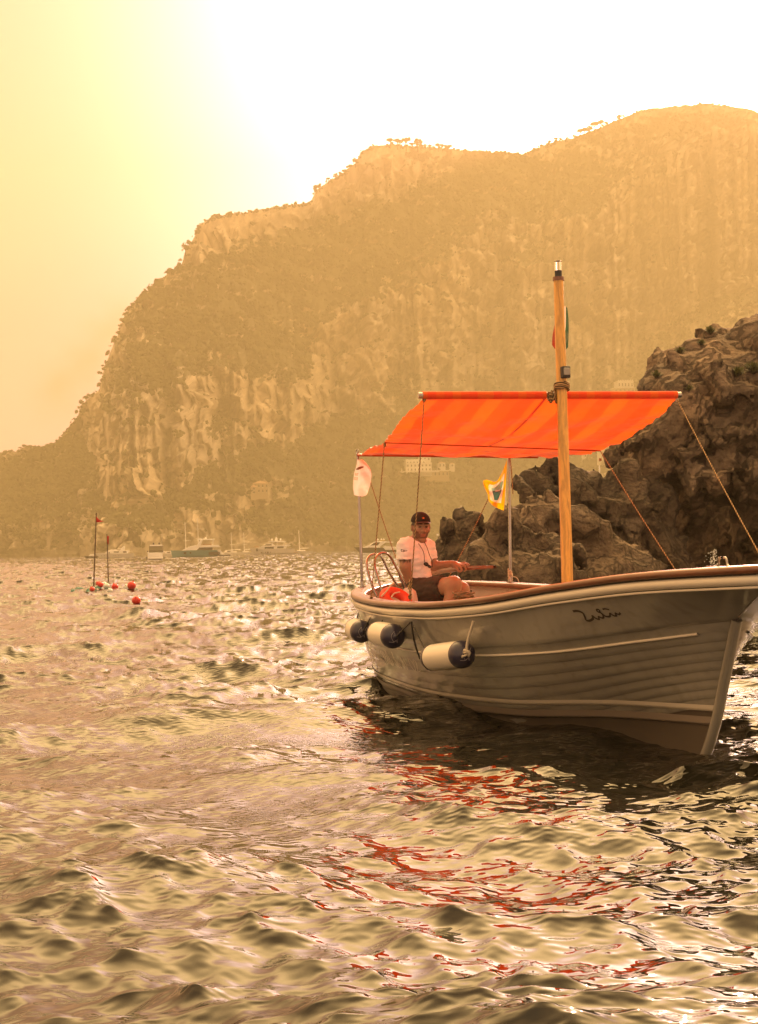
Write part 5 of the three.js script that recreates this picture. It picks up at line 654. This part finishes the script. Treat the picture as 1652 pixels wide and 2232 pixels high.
{ // stone pines along the skyline
  const bark = std(0.07, 0.05, 0.035, 0.95), needle = std(0.06, 0.065, 0.025, 1), kinds = [];
  for (let k = 0; k < 4; k++) {
    const r = rng(100 + k), h = 1, trunk = [rod(V(0, -0.35, 0), V(0.03, 0.6, 0), 0.075, 0.055, 7)], crown = []; for (let i = 0; i < 5; i++) { const a = i * 1.26 + r(); trunk.push(rod(V(0.03, 0.45 + 0.05 * r(), 0), V(0.3 * Math.cos(a), 0.74 + 0.1 * r(), 0.3 * Math.sin(a)), 0.035, 0.014, 5)); }
    const tall = k === 3 ? 1.8 : 1; for (let i = 0; i < 60; i++) { const a = r() * 6.283, q = Math.sqrt(r()) * 0.46, s = 0.05 + 0.085 * r(), g = new THREE.IcosahedronGeometry(s, 0), p = g.attributes.position; for (let j = 0; j < p.count; j++) { const n = 1 + 0.45 * n3(p.getX(j) * 30 + i, p.getY(j) * 30, p.getZ(j) * 30); p.setXYZ(j, p.getX(j) * n * 1.3, p.getY(j) * n * 0.75, p.getZ(j) * n * 1.3); } crown.push(g.translate(q * Math.cos(a), 0.8 + tall * (0.34 * (1 - q * q * 3) * r() - 0.04 - (tall > 1 ? 0.25 * r() : 0)), q * Math.sin(a))); }
    kinds.push([join(trunk), join(crown)]);
  }
  const r = rng(8), trees = [[866, 8, 0], [882, 9, 0], [889, 9.5, 0], [902, 10.5, 0], [913, 11, 0], [926, 10.5, 3], [934, 9, 3], [943, 7, 0], [953, 8, 1], [962, 7, 3], [973, 8, 1], [981, 8.5, 2], [989, 7.5, 1], [998, 7, 2], [1218, 5, 2], [1229, 7, 1], [1241, 5, 2], [1254, 6, 2], [1272, 7, 3], [1283, 10, 1], [1293, 11, 1], [1303, 11, 3], [1315, 12, 1], [1327, 12, 0], [1340, 10, 1], [1371, 9, 3], [1380, 7, 2], [744, 7, 3], [730, 6, 2], [790, 7, 3], [703, 7, 2], [413, 8, 3], [441, 6, 2], [190, 7, 1], [183, 6, 3], [223, 7, 1], [352, 6, 2], [330, 5, 1]];
  const where = (x) => x < 300 ? 'on the lowest step of the left cliff' : x < 500 ? 'on the left cliff edge' : x < 850 ? 'on the steep middle shoulder' : x < 1010 ? 'in the row along the flat summit' : x < 1260 ? 'in the dip right of the flat summit' : 'in the row on the right-hand ridge', order = {};
  const nth = ['first', 'second', 'third', 'fourth', 'fifth', 'sixth', 'seventh', 'eighth', 'ninth', 'tenth', 'eleventh', 'twelfth', 'thirteenth', 'fourteenth', 'fifteenth'];
  for (const [vx, h, k] of trees.sort((a, b) => a[0] - b[0])) {
    const p = slopePoint(vx, 1), w = where(vx), n = order[w] = (order[w] ?? -1) + 1, t = thing('stone_pine', `${nth[n]} pine from the left ${w}`, 'tree', [p.x, p.y - 0.6 - h * 0.16, p.z + 1], r() * 6, 'pines on the skyline'); const hh = h * mix(0.45, 0.8, r()); t.scale.set(hh * mix(0.8, 1.2, r()), hh, hh);
    part('trunk', kinds[k][0], bark, t); part('crown', kinds[k][1], needle, t);
  }
}
{ // splash against the rock behind the bow
  const r = rng(55), c = at(1556, 1236, 19.3), m = new THREE.InstancedMesh(new THREE.IcosahedronGeometry(1, 1), std(0.8, 0.8, 0.78, 0.2), 120), d = new THREE.Object3D();
  for (let i = 0; i < 120; i++) { const t = Math.pow(r(), 0.7), s = mix(0.004, 0.010, r()) * (1 - 0.5 * t); d.position.set(c.x + (r() - 0.5) * mix(0.16, 0.05, t) + 0.02 * t - (r() < 0.3 ? 0.08 * r() : 0), c.y - 0.1 + 0.32 * t, c.z + (r() - 0.5) * 0.12); d.scale.set(s, s * mix(1, 2.2, r()), s); d.updateMatrix(); m.setMatrixAt(i, d.matrix); }
  m.name = 'wave_splash'; shadows(m); scene.add(m); tag(m, 'white splash of water against the rock behind the bow', 'splash', null, 'stuff');
}

renderer.render(scene, camera);
